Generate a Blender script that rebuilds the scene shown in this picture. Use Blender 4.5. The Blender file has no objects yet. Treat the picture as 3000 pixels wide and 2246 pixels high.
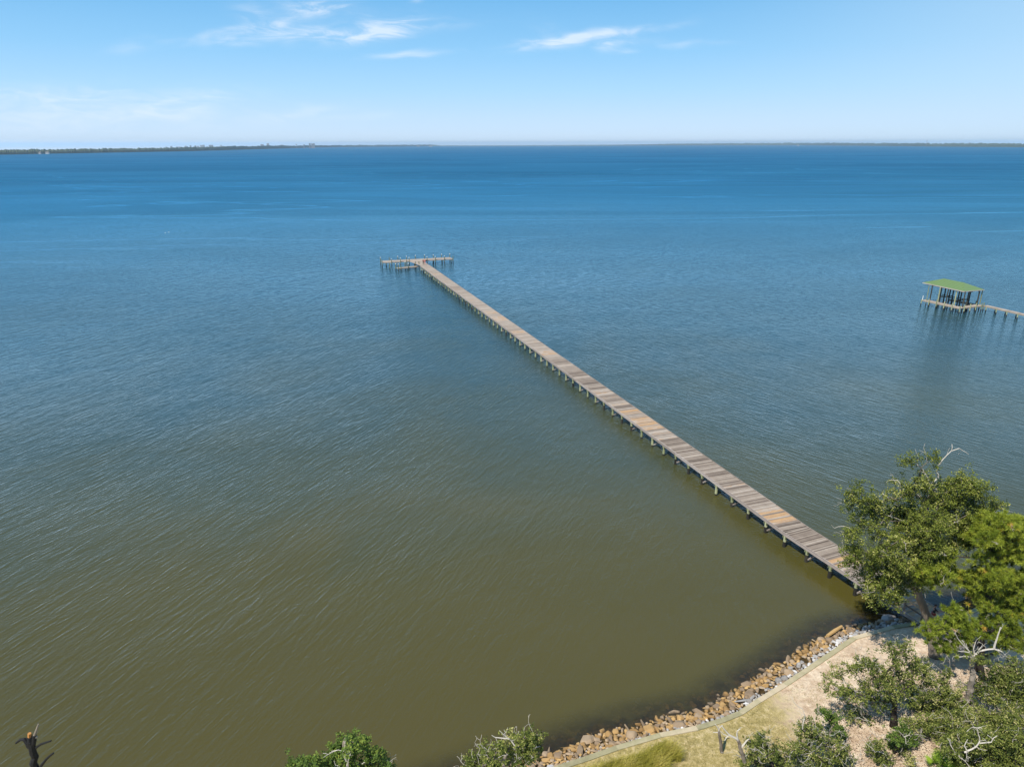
import bpy, bmesh, math, random
import numpy as np
from mathutils import Vector
random.seed(7); RNG = np.random.default_rng(7)
SC = bpy.context.scene; COL = SC.collection
R = math.radians

# ------------------------------------------------------------------ camera
FPX, CX, CY = 2081.0, 1500.0, 1123.0
PITCH = math.atan(703.0 / FPX); ROLL = R(0.13); H = 36.5
cam = bpy.data.cameras.new('camera'); camo = bpy.data.objects.new('camera', cam); COL.objects.link(camo)
cam.sensor_width = 36; cam.lens = FPX / 3000 * 36; cam.clip_start = 0.5; cam.clip_end = 80000
camo.location = (0, 0, H)
from mathutils import Matrix
camo.rotation_euler = (Matrix.Rotation(math.pi / 2 - PITCH, 3, 'X') @ Matrix.Rotation(-ROLL, 3, 'Z')).to_euler()
SC.camera = camo

def ray(px, py):
    u = (px - CX) / FPX; v = -(py - CY) / FPX
    u, v = u * math.cos(ROLL) + v * math.sin(ROLL), -u * math.sin(ROLL) + v * math.cos(ROLL)
    return (u, math.cos(PITCH) + v * math.sin(PITCH), -math.sin(PITCH) + v * math.cos(PITCH))
def at(px, py, z=0.0):
    r = ray(px, py); t = (z - H) / r[2]
    return Vector((r[0] * t, r[1] * t, z))
def atY(px, py, Y):
    r = ray(px, py); t = Y / r[1]
    return Vector((r[0] * t, Y, H + r[2] * t))

# ------------------------------------------------------------------ light
SUN_EL, SUN_AZ = R(54), R(-138)          # azimuth from +Y, negative = to the left
sd = Vector((math.sin(SUN_AZ) * math.cos(SUN_EL), math.cos(SUN_AZ) * math.cos(SUN_EL), math.sin(SUN_EL)))
sl = bpy.data.lights.new('sun', 'SUN'); sl.energy = 5.0; sl.angle = R(0.53); sl.color = (1.0, 0.945, 0.86)
so = bpy.data.objects.new('sun', sl); COL.objects.link(so); so.location = (0, 0, 120)
so.rotation_euler = (-sd).to_track_quat('-Z', 'Y').to_euler()
SC.view_settings.view_transform = 'Standard'; SC.view_settings.look = 'None'
SC.view_settings.exposure = 0.33; SC.view_settings.gamma = 1.0

class NT:
    """tiny helper for node graphs"""
    def __init__(s, tree): s.t = tree; s.n = tree.nodes; s.l = tree.links
    def put(s, sock, v):
        if v is None: return
        if hasattr(v, 'is_output'): s.l.new(v, sock)
        elif isinstance(v, (tuple, list)) and sock.type == 'RGBA' and len(v) == 3: sock.default_value = (*v, 1)
        else: sock.default_value = v
    def new(s, kind, props=None, **ins):
        n = s.n.new(kind)
        for k, v in (props or {}).items(): setattr(n, k, v)
        for k, v in ins.items():
            k = k.replace('_', ' ')
            s.put(n.inputs[int(k[1:])] if k[0] == 'i' and k[1:].isdigit() else n.inputs[k], v)
        return n
    def m(s, op, a, b=None, c=None, clamp=False):
        n = s.n.new('ShaderNodeMath'); n.operation = op; n.use_clamp = clamp
        s.put(n.inputs[0], a); s.put(n.inputs[1], b); s.put(n.inputs[2], c)
        return n.outputs[0]
    def mix(s, f, a, b, mode='MIX'):
        n = s.n.new('ShaderNodeMix'); n.data_type = 'RGBA'; n.blend_type = mode
        s.put(n.inputs[0], f); s.put(n.inputs[6], a); s.put(n.inputs[7], b)
        return n.outputs[2]
    def ramp(s, f, stops, interp='LINEAR'):
        n = s.n.new('ShaderNodeValToRGB'); e = n.color_ramp.elements; n.color_ramp.interpolation = interp
        while len(e) < len(stops): e.new(0.5)
        for k, (p, c) in enumerate(stops):
            e[k].position = p; e[k].color = (*c, 1) if len(c) == 3 else c
        s.put(n.inputs[0], f); return n.outputs[0]
    def noise(s, vec, scale, detail=3, rough=0.5, dist=0.0, out=0):
        n = s.new('ShaderNodeTexNoise', None, Vector=vec, Scale=scale, Detail=detail, Roughness=rough, Distortion=dist)
        return n.outputs[out]
    def mapping(s, vec, scale=(1, 1, 1), rot=(0, 0, 0), loc=(0, 0, 0)):
        n = s.n.new('ShaderNodeMapping'); s.put(n.inputs['Vector'], vec)
        n.inputs['Scale'].default_value = scale; n.inputs['Rotation'].default_value = rot; n.inputs['Location'].default_value = loc
        return n.outputs[0]
    def smooth(s, x, a, b, lo=0.0, hi=1.0):
        n = s.n.new('ShaderNodeMapRange'); n.interpolation_type = 'SMOOTHSTEP'
        for i, v in enumerate((x, a, b, lo, hi)): s.put(n.inputs[i], v)
        return n.outputs[0]

# ------------------------------------------------------------------ world
W = bpy.data.worlds.new('World'); SC.world = W; W.use_nodes = True
g = NT(W.node_tree); g.n.clear()
tc = g.new('ShaderNodeTexCoord'); gen = tc.outputs['Generated']
sp = g.new('ShaderNodeSeparateXYZ', None, Vector=gen)
dx, dy, dz = sp.outputs
zc = g.m('MAXIMUM', dz, 0.0)
# the air of this clear day deepens to blue quickly above the horizon
zz = g.m('ADD', g.m('MULTIPLY', zc, 2.3), 0.035)
vec = g.new('ShaderNodeCombineXYZ', None, X=dx, Y=dy, Z=zz).outputs[0]
vec = g.new('ShaderNodeVectorMath', {'operation': 'NORMALIZE'}, i0=vec).outputs[0]
sky = g.new('ShaderNodeTexSky', None)
sky.sky_type = 'NISHITA'; sky.sun_disc = False; sky.sun_elevation = SUN_EL; sky.sun_rotation = SUN_AZ
sky.altitude = 0; sky.air_density = 1.0; sky.dust_density = 0.4; sky.ozone_density = 2.5
g.l.new(vec, sky.inputs[0])
hs = g.new('ShaderNodeHueSaturation', None, Hue=0.489, Saturation=1.22, Value=1.0, Color=sky.outputs[0])
grad = g.ramp(zc, [(0, (.54, .67, .82)), (.03, (.47, .64, .83)), (.065, (.36, .60, .84)), (.11, (.25, .52, .80)), (.17, (.16, .42, .72)), (.4, (.11, .27, .50)), (1, (.10, .18, .30))])
grad = g.new('ShaderNodeVectorMath', {'operation': 'SCALE'}, i0=grad, Scale=10.2).outputs[0]
skyc = g.mix(.92, hs.outputs[0], grad)
glare = g.m('MULTIPLY', g.smooth(g.m('DIVIDE', dx, g.m('MAXIMUM', dy, 0.05)), .15, .8, 0, .42), g.smooth(zc, .25, .45, 1, 0))
skyc = g.mix(glare, skyc, (5.0, 6.6, 7.9))
# cloud strokes: (px, py, half length px, half height px, tilt deg, strength)
strokes = [(945, 95, 260, 13, -3, .85), (1085, 92, 110, 20, -9, .95), (915, 22, 75, 22, 3, .9), (1040, 35, 90, 11, 6, .6),
           (760, 60, 70, 26, 30, .45), (860, 60, 130, 14, -14, .45), (640, 92, 160, 9, -6, .3), (370, 140, 60, 14, -12, .22),
           (1190, 160, 100, 9, -4, .55), (1640, 118, 150, 12, -8, .46), (1750, 100, 190, 8, -6, .5), (1770, 128, 28, 14, 5, .6),
           (1880, 118, 90, 11, 2, .5), (1620, 96, 50, 16, 30, .25), (2000, 122, 110, 8, 3, .2), (1830, 142, 20, 6, 0, .3),
           (1208, 12, 16, 8, 0, .5), (120, 275, 260, 34, 3, .42), (560, 300, 160, 28, -6, .42), (880, 325, 130, 15, -6, .24),
           (250, 345, 420, 40, 0, .30), (1080, 335, 120, 10, 0, .15)]
a_ = g.m('DIVIDE', dx, g.m('MAXIMUM', dy, 0.02)); e_ = g.m('DIVIDE', dz, g.m('MAXIMUM', dy, 0.02))
cv = g.new('ShaderNodeCombineXYZ', None, X=a_, Y=e_, Z=0.0).outputs[0]
wob = g.noise(g.mapping(cv, (5, 12, 1)), 1.0, 3, 0.6)
wob2 = g.noise(g.mapping(cv, (6, 14, 1), loc=(5, 3, 1)), 1.0, 3, 0.6)
a_ = g.m('ADD', a_, g.m('MULTIPLY', g.m('SUBTRACT', wob, 0.5), 0.06))
e_ = g.m('ADD', e_, g.m('MULTIPLY', g.m('SUBTRACT', wob2, 0.5), 0.035))
tot = None
for (px, py, lx, ly, tilt, st) in strokes:
    r0 = ray(px, py); ac, ec = r0[0] / r0[1], r0[2] / r0[1]
    t = R(-tilt); da = g.m('SUBTRACT', a_, ac); de = g.m('SUBTRACT', e_, ec)
    k = 1 / 2081.0
    u_ = g.m('DIVIDE', g.m('ADD', g.m('MULTIPLY', da, math.cos(t)), g.m('MULTIPLY', de, math.sin(t))), lx * k)
    v_ = g.m('DIVIDE', g.m('SUBTRACT', g.m('MULTIPLY', de, math.cos(t)), g.m('MULTIPLY', da, math.sin(t))), ly * k)
    d2 = g.m('ADD', g.m('MULTIPLY', u_, u_), g.m('MULTIPLY', v_, v_))
    f_ = g.m('MULTIPLY', g.m('EXPONENT', g.m('MULTIPLY', d2, -1.1)), st)
    tot = f_ if tot is None else g.m('ADD', tot, f_)
fib = g.noise(g.mapping(cv, (14, 60, 1), rot=(0, 0, R(7))), 1.0, 6, 0.62, 0.9)
fib2 = g.noise(g.mapping(cv, (4, 9, 1)), 1.0, 4, 0.55)
fibm = g.m('MULTIPLY', g.smooth(fib, 0.34, 0.68, 0.12, 1.2), g.smooth(fib2, 0.3, 0.6, 0.75, 1.1))
dens = g.m('MULTIPLY', g.m('MULTIPLY', tot, fibm), g.m('GREATER_THAN', dy, 0.02))
dens = g.m('MINIMUM', g.m('MULTIPLY', dens, 0.72), 0.62)
skyc = g.mix(dens, skyc, (7.6, 8.1, 8.8))
bg = g.new('ShaderNodeBackground', None, Color=skyc, Strength=0.10)
wo = g.new('ShaderNodeOutputWorld', None, Surface=bg.outputs[0])

# ------------------------------------------------------------------ mesh helpers
class MB:
    def __init__(s): s.v = []; s.f = []; s.mi = []; s.t = []
    def add(s, vs, fs, mi=0, tint=0.5):
        o = len(s.v); s.v += [tuple(p) for p in vs]; s.t += [tint] * len(vs)
        for f in fs: s.f.append(tuple(i + o for i in f)); s.mi.append(mi)
    def box(s, c, size, ax=None, ay=None, az=None, mi=0, tint=0.5):
        c = Vector(c); ax = Vector(ax or (1, 0, 0)); ay = Vector(ay or (0, 1, 0)); az = Vector(az or (0, 0, 1))
        hx, hy, hz = [k / 2 for k in size]
        vs = [c + ax * (i * hx) + ay * (j * hy) + az * (k * hz) for k in (-1, 1) for j in (-1, 1) for i in (-1, 1)]
        s.add(vs, [(0, 2, 3, 1), (4, 5, 7, 6), (0, 1, 5, 4), (2, 6, 7, 3), (0, 4, 6, 2), (1, 3, 7, 5)], mi, tint)
    def beam(s, a, b, w, h, mi=0, tint=0.5):
        a = Vector(a); b = Vector(b); d = (b - a); L = d.length; d.normalize()
        side = d.cross(Vector((0, 0, 1)))
        side = Vector((1, 0, 0)) if side.length < 1e-4 else side.normalized()
        up = side.cross(d).normalized()
        s.box((a + b) / 2, (L, w, h), d, side, up, mi, tint)
    def tube(s, pts, rad, n=6, mi=0, tint=0.5, cap=True):
        pts = [Vector(p) for p in pts]; o = len(s.v); ref = None
        for i, p in enumerate(pts):
            d = (pts[min(i + 1, len(pts) - 1)] - pts[max(i - 1, 0)])
            d = d.normalized() if d.length > 1e-6 else Vector((0, 0, 1))
            if ref is None: ref = d.orthogonal().normalized()
            ref = (ref - d * ref.dot(d)); ref = ref.normalized() if ref.length > 1e-5 else d.orthogonal().normalized()
            bi = d.cross(ref); r = rad[i] if hasattr(rad, '__len__') else rad
            for k in range(n):
                a = 2 * math.pi * k / n; s.v.append(tuple(p + ref * (r * math.cos(a)) + bi * (r * math.sin(a)))); s.t.append(tint)
        for i in range(len(pts) - 1):
            for k in range(n):
                s.f.append((o + i * n + k, o + i * n + (k + 1) % n, o + (i + 1) * n + (k + 1) % n, o + (i + 1) * n + k)); s.mi.append(mi)
        if cap:
            s.f.append(tuple(o + (len(pts) - 1) * n + k for k in range(n))); s.mi.append(mi)
            s.f.append(tuple(o + k for k in reversed(range(n)))); s.mi.append(mi)
    def build(s, name, mats, parent=None, smooth=False):
        me = bpy.data.meshes.new(name); off = Vector(parent_loc(parent))
        me.from_pydata([(p[0] - off.x, p[1] - off.y, p[2] - off.z) for p in s.v], [], s.f)
        for m in (mats if isinstance(mats, (list, tuple)) else [mats]): me.materials.append(m)
        me.polygons.foreach_set('material_index', s.mi)
        at_ = me.attributes.new('tint', 'FLOAT', 'POINT'); at_.data.foreach_set('value', s.t)
        if smooth: me.polygons.foreach_set('use_smooth', [True] * len(s.f))
        me.update(); o = bpy.data.objects.new(name, me); COL.objects.link(o)
        if parent: o.parent = parent
        return o
def parent_loc(p):
    l = Vector((0, 0, 0))
    while p is not None: l += Vector(p.location); p = p.parent
    return l
def bulk(name, V, k, mat, tint, parent=None, smooth=False):
    """V: (n,k,3) loose polygons of k corners"""
    n = len(V); off = np.array(parent_loc(parent)); me = bpy.data.meshes.new(name)
    me.vertices.add(n * k); me.vertices.foreach_set('co', (V - off).astype(np.float32).ravel())
    me.loops.add(n * k); me.loops.foreach_set('vertex_index', np.arange(n * k, dtype=np.int32))
    me.polygons.add(n); me.polygons.foreach_set('loop_start', np.arange(0, n * k, k, dtype=np.int32))
    me.materials.append(mat)
    a = me.attributes.new('tint', 'FLOAT', 'POINT'); a.data.foreach_set('value', np.repeat(tint, k).astype(np.float32))
    me.update(calc_edges=True); o = bpy.data.objects.new(name, me); COL.objects.link(o)
    if parent: o.parent = parent
    return o
def thing(name, label, cat, loc=(0, 0, 0), group=None):
    o = bpy.data.objects.new(name, None); COL.objects.link(o); o.location = loc; o.empty_display_size = 0.3
    return tag(o, label, cat, group)
def tag(o, label, cat, group=None, kind=None):
    o['label'] = label; o['category'] = cat
    if group: o['group'] = group
    if kind: o['kind'] = kind
    return o
def struct(o): o['kind'] = 'structure'; return o

# ------------------------------------------------------------------ materials
def mat(name):
    m = bpy.data.materials.new(name); m.use_nodes = True; t = NT(m.node_tree); t.n.clear()
    o = t.new('ShaderNodeOutputMaterial'); t.out = o; return m, t
def tintmat(name, stops, rough=0.8, nscale=3.0, namt=0.35, bump=0.0, bscale=20, transl=0.0, stretch=(1, 1, 1), spec=0.3):
    m, t = mat(name)
    at_ = t.new('ShaderNodeAttribute', {'attribute_name': 'tint'}).outputs['Fac']
    tcn = t.new('ShaderNodeTexCoord').outputs['Object']
    nz = t.noise(t.mapping(tcn, stretch), nscale, 4, 0.6)
    f = t.m('ADD', at_, t.m('MULTIPLY', t.m('SUBTRACT', nz, 0.5), namt), clamp=True)
    c = t.ramp(f, stops)
    b = t.new('ShaderNodeBsdfPrincipled', None, Base_Color=c, Roughness=rough)
    b.inputs['Specular IOR Level'].default_value = spec
    if bump:
        bn = t.noise(t.mapping(tcn, stretch), bscale, 4, 0.6)
        bp = t.new('ShaderNodeBump', None, Strength=bump, Distance=0.05, Height=bn); t.l.new(bp.outputs[0], b.inputs['Normal'])
    sh = b.outputs[0]
    if transl:
        tr = t.new('ShaderNodeBsdfTranslucent', None, Color=t.mix(0.5, c, (0.25, 0.34, 0.03)))
        sh = t.new('ShaderNodeMixShader', None, Fac=transl, i1=sh, i2=tr.outputs[0]).outputs[0]
    t.l.new(sh, t.out.inputs['Surface']); return m

M = {}
M['deck'] = tintmat('weathered_plank', [(0, (.06, .044, .032)), (.3, (.165, .128, .10)), (.55, (.28, .228, .182)), (.78, (.40, .345, .29)), (.86, (.36, .22, .115)), (1, (.45, .29, .155))], .75, 1.2, .30, .5, 9, stretch=(1, 1, 1))
M['fascia'] = tintmat('grey_fascia_timber', [(0, (.16, .13, .11)), (.5, (.32, .27, .24)), (1, (.50, .46, .42))], .8, 2, .4, .4, 12)
M['pile'] = tintmat('green_treated_timber', [(0, (.09, .10, .05)), (.5, (.21, .23, .12)), (1, (.36, .37, .22))], .85, 2.5, .5, .5, 14, stretch=(1, 1, .3))
M['pile_wet'] = tintmat('dark_wet_timber', [(0, (.008, .008, .007)), (.6, (.022, .02, .016)), (1, (.05, .045, .03))], .6, 4, .6, .5, 14)
M['pale'] = tintmat('pale_cap', [(0, (.55, .55, .52)), (1, (.8, .8, .78))], .6)
M['roof'] = tintmat('green_metal_roof', [(0, (.08, .135, .045)), (.5, (.12, .19, .07)), (1, (.155, .23, .095))], .45, 1.2, .25, spec=.4)
M['darkwood'] = tintmat('dark_timber', [(0, (.018, .018, .013)), (1, (.06, .056, .04))], .8)
M['bark'] = tintmat('grey_oak_bark', [(0, (.06, .048, .036)), (.5, (.17, .14, .11)), (1, (.32, .28, .23))], .9, 5, .8, .9, 22, stretch=(1, 1, .4))
M['bark_dark'] = tintmat('dark_bark', [(0, (.018, .014, .012)), (1, (.075, .058, .046))], .9, 5, .7, .8, 22)
M['bare'] = tintmat('bleached_dead_wood', [(0, (.22, .20, .17)), (.5, (.38, .35, .30)), (1, (.56, .52, .46))], .85, 5, .6)
M['char'] = tintmat('charred_wood', [(0, (.006, .006, .007)), (.6, (.018, .018, .02)), (1, (.06, .06, .065))], .7, 9, .9, .9, 20)
M['orange_wood'] = tintmat('fresh_orange_wood', [(0, (.30, .12, .03)), (1, (.55, .27, .08))], .7)
M['oak_leaf'] = tintmat('oak_leaf', [(0, (.022, .034, .006)), (.4, (.095, .122, .018)), (.75, (.19, .215, .036)), (1, (.38, .36, .13))], .7, .7, .35, transl=.14, spec=.15)
M['scrub_leaf'] = tintmat('scrub_oak_leaf', [(0, (.026, .038, .008)), (.45, (.10, .128, .024)), (.8, (.205, .225, .05)), (1, (.40, .36, .15))], .7, .8, .35, transl=.14, spec=.15)
M['bright_leaf'] = tintmat('bright_oak_leaf', [(0, (.04, .07, .012)), (.5, (.085, .14, .025)), (1, (.24, .29, .05))], .7, .8, .3, transl=.14, spec=.15)
M['needle'] = tintmat('pine_needle', [(0, (.05, .072, .010)), (.4, (.155, .205, .018)), (.85, (.33, .37, .045)), (.93, (.42, .34, .04)), (1, (.6, .34, .08))], .55, .8, .3, transl=.18, spec=.2)
M['palm'] = tintmat('palmetto_frond', [(0, (.10, .20, .02)), (1, (.28, .42, .04))], .5, transl=.35)
M['reed'] = tintmat('yellow_green_grass', [(0, (.18, .17, .02)), (.5, (.42, .37, .06)), (1, (.66, .54, .18))], .6, .5, .3, transl=.3)
M['straw'] = tintmat('dry_grass', [(0, (.13, .12, .035)), (.5, (.30, .24, .09)), (1, (.52, .42, .22))], .7, .5, .3, transl=.2)
M['wall'] = tintmat('weathered_cap_timber', [(0, (.16, .15, .085)), (.5, (.31, .28, .165)), (1, (.47, .39, .27))], .85, 2.2, .9, .4, 14)
def rockmat(name, stops):
    m, t = mat(name)
    oi = t.new('ShaderNodeSeparateColor', None, Color=t.new('ShaderNodeObjectInfo').outputs['Color']).outputs[0]; geo = t.new('ShaderNodeNewGeometry')
    pz = t.new('ShaderNodeSeparateXYZ', None, Vector=geo.outputs['Position']).outputs[2]
    at_ = t.new('ShaderNodeAttribute', {'attribute_name': 'tint'}).outputs['Fac']
    nz = t.noise(geo.outputs['Position'], 2.6, 5, .65); f = t.m('ADD', t.m('MULTIPLY', t.m('ADD', oi, at_), .45), t.m('MULTIPLY', t.m('SUBTRACT', nz, .5), .5), clamp=True)
    c = t.ramp(f, stops)
    wet = t.smooth(t.m('ADD', pz, t.m('MULTIPLY', t.m('SUBTRACT', nz, .5), .3)), -0.02, 0.13, 0.35, 1.0)
    c = t.mix(1.0, c, t.new('ShaderNodeCombineColor', None, Red=wet, Green=wet, Blue=wet).outputs[0], 'MULTIPLY')
    bp = t.new('ShaderNodeBump', None, Strength=.6, Distance=.04, Height=t.noise(geo.outputs['Position'], 14, 4, .6))
    b = t.new('ShaderNodeBsdfPrincipled', None, Base_Color=c, Roughness=.85); t.l.new(bp.outputs[0], b.inputs['Normal'])
    t.l.new(b.outputs[0], t.out.inputs['Surface']); return m
M['rock_ochre'] = rockmat('ochre_rock', [(0, (.12, .066, .022)), (.5, (.30, .18, .065)), (1, (.52, .34, .14))])
M['rock_tan'] = rockmat('tan_rock', [(0, (.13, .09, .055)), (.5, (.26, .185, .115)), (1, (.42, .32, .21))])
M['rock_grey'] = rockmat('grey_rock', [(0, (.13, .125, .12)), (.5, (.27, .255, .24)), (1, (.42, .40, .38))])
M['rock_white'] = rockmat('white_rock', [(0, (.30, .29, .28)), (.5, (.44, .43, .42)), (1, (.60, .585, .57))])

# sand with patches of dry grass
m, t = mat('sand_and_dry_grass'); geo = t.new('ShaderNodeNewGeometry').outputs['Position']
big = t.noise(geo, .16, 3, .5); mid = t.noise(geo, .9, 4, .6, .4); fine = t.noise(geo, 2.6, 6, .78, .3); grit = t.noise(geo, 22, 3, .7)
sand = t.ramp(t.m('ADD', t.m('MULTIPLY', mid, .45), t.m('MULTIPLY', fine, .55)), [(.36, (.40, .27, .17)), (.48, (.60, .45, .31)), (.6, (.80, .66, .49))])
grass = t.ramp(t.m('ADD', t.m('MULTIPLY', fine, .6), t.m('MULTIPLY', grit, .4)), [(.38, (.20, .165, .05)), (.5, (.42, .33, .12)), (.62, (.70, .56, .34))])
gx = t.new('ShaderNodeSeparateXYZ', None, Vector=geo)
west = t.smooth(t.m('ADD', gx.outputs[0], t.m('MULTIPLY', gx.outputs[1], 0.25)), 22.5, 32.5, .30, -.22)
gm = t.smooth(t.m('ADD', t.m('ADD', t.m('MULTIPLY', big, .35), t.m('MULTIPLY', mid, .4)), t.m('ADD', t.m('MULTIPLY', fine, .45), west)), .56, .78)
c = t.mix(gm, sand, grass)
bp = t.new('ShaderNodeBump', None, Strength=.9, Distance=.2, Height=t.m('ADD', fine, t.m('MULTIPLY', grit, .4)))
b = t.new('ShaderNodeBsdfPrincipled', None, Base_Color=c, Roughness=.95); t.l.new(bp.outputs[0], b.inputs['Normal'])
t.l.new(b.outputs[0], t.out.inputs['Surface']); M['ground'] = m
m, t = mat('muddy_rubble_bed'); geo = t.new('ShaderNodeNewGeometry').outputs['Position']
c = t.ramp(t.noise(geo, 1.8, 5, .7), [(.3, (.025, .019, .010)), (.5, (.06, .042, .02)), (.68, (.17, .11, .04))])
b = t.new('ShaderNodeBsdfDiffuse', None, Color=c); t.l.new(b.outputs[0], t.out.inputs['Surface']); M['bed'] = m

# bay water
m, t = mat('bay_water'); pos = t.new('ShaderNodeNewGeometry').outputs['Position']
xyz = t.new('ShaderNodeSeparateXYZ', None, Vector=pos); X, Y, Z = xyz.outputs
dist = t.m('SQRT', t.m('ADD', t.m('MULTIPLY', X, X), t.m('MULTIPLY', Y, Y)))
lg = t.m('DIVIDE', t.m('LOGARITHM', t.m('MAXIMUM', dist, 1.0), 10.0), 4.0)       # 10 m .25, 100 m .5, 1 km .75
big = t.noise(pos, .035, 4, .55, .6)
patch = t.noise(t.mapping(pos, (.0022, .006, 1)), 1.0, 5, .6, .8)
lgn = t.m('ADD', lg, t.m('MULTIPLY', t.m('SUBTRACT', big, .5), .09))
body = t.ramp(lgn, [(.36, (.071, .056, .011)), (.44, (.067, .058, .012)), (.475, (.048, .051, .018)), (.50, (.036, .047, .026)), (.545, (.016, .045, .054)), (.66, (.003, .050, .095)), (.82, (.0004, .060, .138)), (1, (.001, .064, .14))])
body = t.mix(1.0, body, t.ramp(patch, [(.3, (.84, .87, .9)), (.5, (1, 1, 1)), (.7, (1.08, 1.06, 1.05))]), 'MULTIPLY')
# long crested wind waves: one train west of the pier, another east of it
def train(ang, wl, stretch, seed, dist_=.7, detail=3):
    mp = t.mapping(t.mapping(pos, rot=(0, 0, R(ang))), (1 / wl, 1 / (wl * stretch), 1), loc=(seed, seed * 1.7, 0))
    return t.noise(mp, 1.0, detail, .5, dist_)
wA = t.m('ADD', train(22, .40, 5, 3, .5, 2), t.m('MULTIPLY', train(15, .95, 5, 9, .4, 2), .8))
wB = t.m('ADD', train(-42, .40, 5, 5, .5, 2), t.m('MULTIPLY', train(-36, .95, 5, 15, .4, 2), .7))
sidef = t.smooth(t.m('ADD', X, t.m('MULTIPLY', Y, .33)), 36, 62)
waves = t.new('ShaderNodeMix', None, i0=sidef, i2=wA, i3=wB).outputs[0]
rip = t.noise(pos, 4.2, 3, .65, .3); wmod = t.smooth(t.noise(pos, .07, 4, .65, .5), .25, .75, .6, .95)
calm = t.smooth(t.m('SUBTRACT', t.m('ADD', t.m('MULTIPLY', Y, 1.0), t.m('MULTIPLY', big, 14)), t.m('MULTIPLY', X, .55)), 22, 72, .22, 1.0)
waves = t.m('ADD', waves, t.m('MULTIPLY', train(28, 3.0, 3, 21, .6, 2), 1.1))
hgt = t.m('ADD', t.m('MULTIPLY', waves, 1.0), t.m('MULTIPLY', rip, .48))
nc = t.noise(t.mapping(pos, (.8, 1.3, 1)), 1.0, 2, .6, 0, out=1)
ns = t.new('ShaderNodeSeparateColor', None, Color=nc)
amp = t.smooth(lg, .42, .74, .03, .60); amp = t.m('MULTIPLY', amp, t.smooth(patch, .3, .7, .75, 1.2))
sx = t.m('MULTIPLY', t.m('SUBTRACT', ns.outputs[0], .5), amp); sy = t.m('MULTIPLY', t.m('SUBTRACT', ns.outputs[1], .5), amp)
nv = t.new('ShaderNodeVectorMath', {'operation': 'NORMALIZE'}, i0=t.new('ShaderNodeCombineXYZ', None, X=sx, Y=sy, Z=1.0).outputs[0]).outputs[0]
bp = t.new('ShaderNodeBump', None, Strength=t.m('MULTIPLY', calm, wmod), Distance=.145, Height=hgt, Normal=nv)
fr = t.new('ShaderNodeFresnel', None, IOR=1.56, Normal=bp.outputs[0])
frl = t.m('MINIMUM', t.m('MULTIPLY', fr.outputs[0], 1.0), t.smooth(lg, .5, .8, .8, .24))
streak = t.noise(t.mapping(pos, (.0011, .0045, 1)), 1.0, 4, .55, 2.2); thin = t.smooth(t.m('ABSOLUTE', t.m('SUBTRACT', streak, .5)), 0, .012, 1, 0)
farm = t.smooth(lg, .58, .68)
frl = t.m('MULTIPLY', frl, t.m('ADD', t.smooth(patch, .3, .7, .78, 1.18), t.m('MULTIPLY', thin, t.m('MULTIPLY', farm, .45))), clamp=True)
rgh = t.smooth(lg, .50, .80, .04, .30)
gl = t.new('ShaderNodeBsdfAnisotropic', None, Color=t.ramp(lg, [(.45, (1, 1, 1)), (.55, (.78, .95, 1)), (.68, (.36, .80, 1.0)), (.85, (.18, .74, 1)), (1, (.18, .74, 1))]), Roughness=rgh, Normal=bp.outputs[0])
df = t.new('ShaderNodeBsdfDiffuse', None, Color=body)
shal = t.new('ShaderNodeAttribute', {'attribute_name': 'shallow'}).outputs['Fac']
shal = t.m('MULTIPLY', shal, t.smooth(t.noise(pos, .8, 4, .6), .3, .6, .65, 1.0))
tr = t.new('ShaderNodeBsdfTransparent', None, Color=(.66, .58, .40))
bodysh = t.new('ShaderNodeMixShader', None, Fac=shal, i1=df.outputs[0], i2=tr.outputs[0])
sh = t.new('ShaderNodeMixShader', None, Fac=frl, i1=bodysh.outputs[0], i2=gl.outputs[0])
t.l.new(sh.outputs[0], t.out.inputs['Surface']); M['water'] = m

# ------------------------------------------------------------------ shoreline
Z_G, Z_CAP = 1.19, 1.25
wall_px = [(-500, 2800), (400, 2640), (900, 2500), (1300, 2360), (1520, 2284), (1637, 2246), (1717, 2220), (1807, 2188), (1934, 2151), (2042, 2130), (2115, 2108),
           (2169, 2086), (2223, 2050), (2300, 2003), (2400, 1936), (2502.5, 1867), (2616, 1835), (2690, 1824), (2790, 1815), (2870, 1780), (2960, 1738), (3100, 1700), (3400, 1650), (4200, 1560)]
wall_w = [at(x, y, Z_CAP) for x, y in wall_px]
WP = np.array([(p.x, p.y) for p in wall_w])
def wall_dist(P):
    """signed distance to the sea wall, positive towards the water"""
    P = np.asarray(P, float).reshape(-1, 2); best = np.full(len(P), 1e9); sgn = np.ones(len(P))
    for a, b in zip(WP[:-1], WP[1:]):
        d = b - a; L2 = (d ** 2).sum(); u = np.clip(((P - a) @ d) / L2, 0, 1); q = a + u[:, None] * d
        dd = np.hypot(*(P - q).T); side = d[0] * (P[:, 1] - a[1]) - d[1] * (P[:, 0] - a[0])
        mk = dd < best; best = np.where(mk, dd, best); sgn = np.where(mk, np.sign(side), sgn)
    return best * sgn

# land sheet
mb = MB()
poly = [Vector((p.x, p.y, Z_G)) for p in wall_w]
inner = []
bm = bmesh.new()
ring = poly + [Vector((260, poly[-1].y, Z_G)), Vector((260, -220, Z_G)), Vector((-220, -220, Z_G)), Vector((-220, poly[0].y, Z_G))]
f = bm.faces.new([bm.verts.new(p) for p in ring]); bmesh.ops.triangulate(bm, faces=[f])
me = bpy.data.meshes.new('ground'); bm.to_mesh(me); bm.free(); me.materials.append(M['ground'])
o = bpy.data.objects.new('ground', me); COL.objects.link(o); struct(o)
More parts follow.
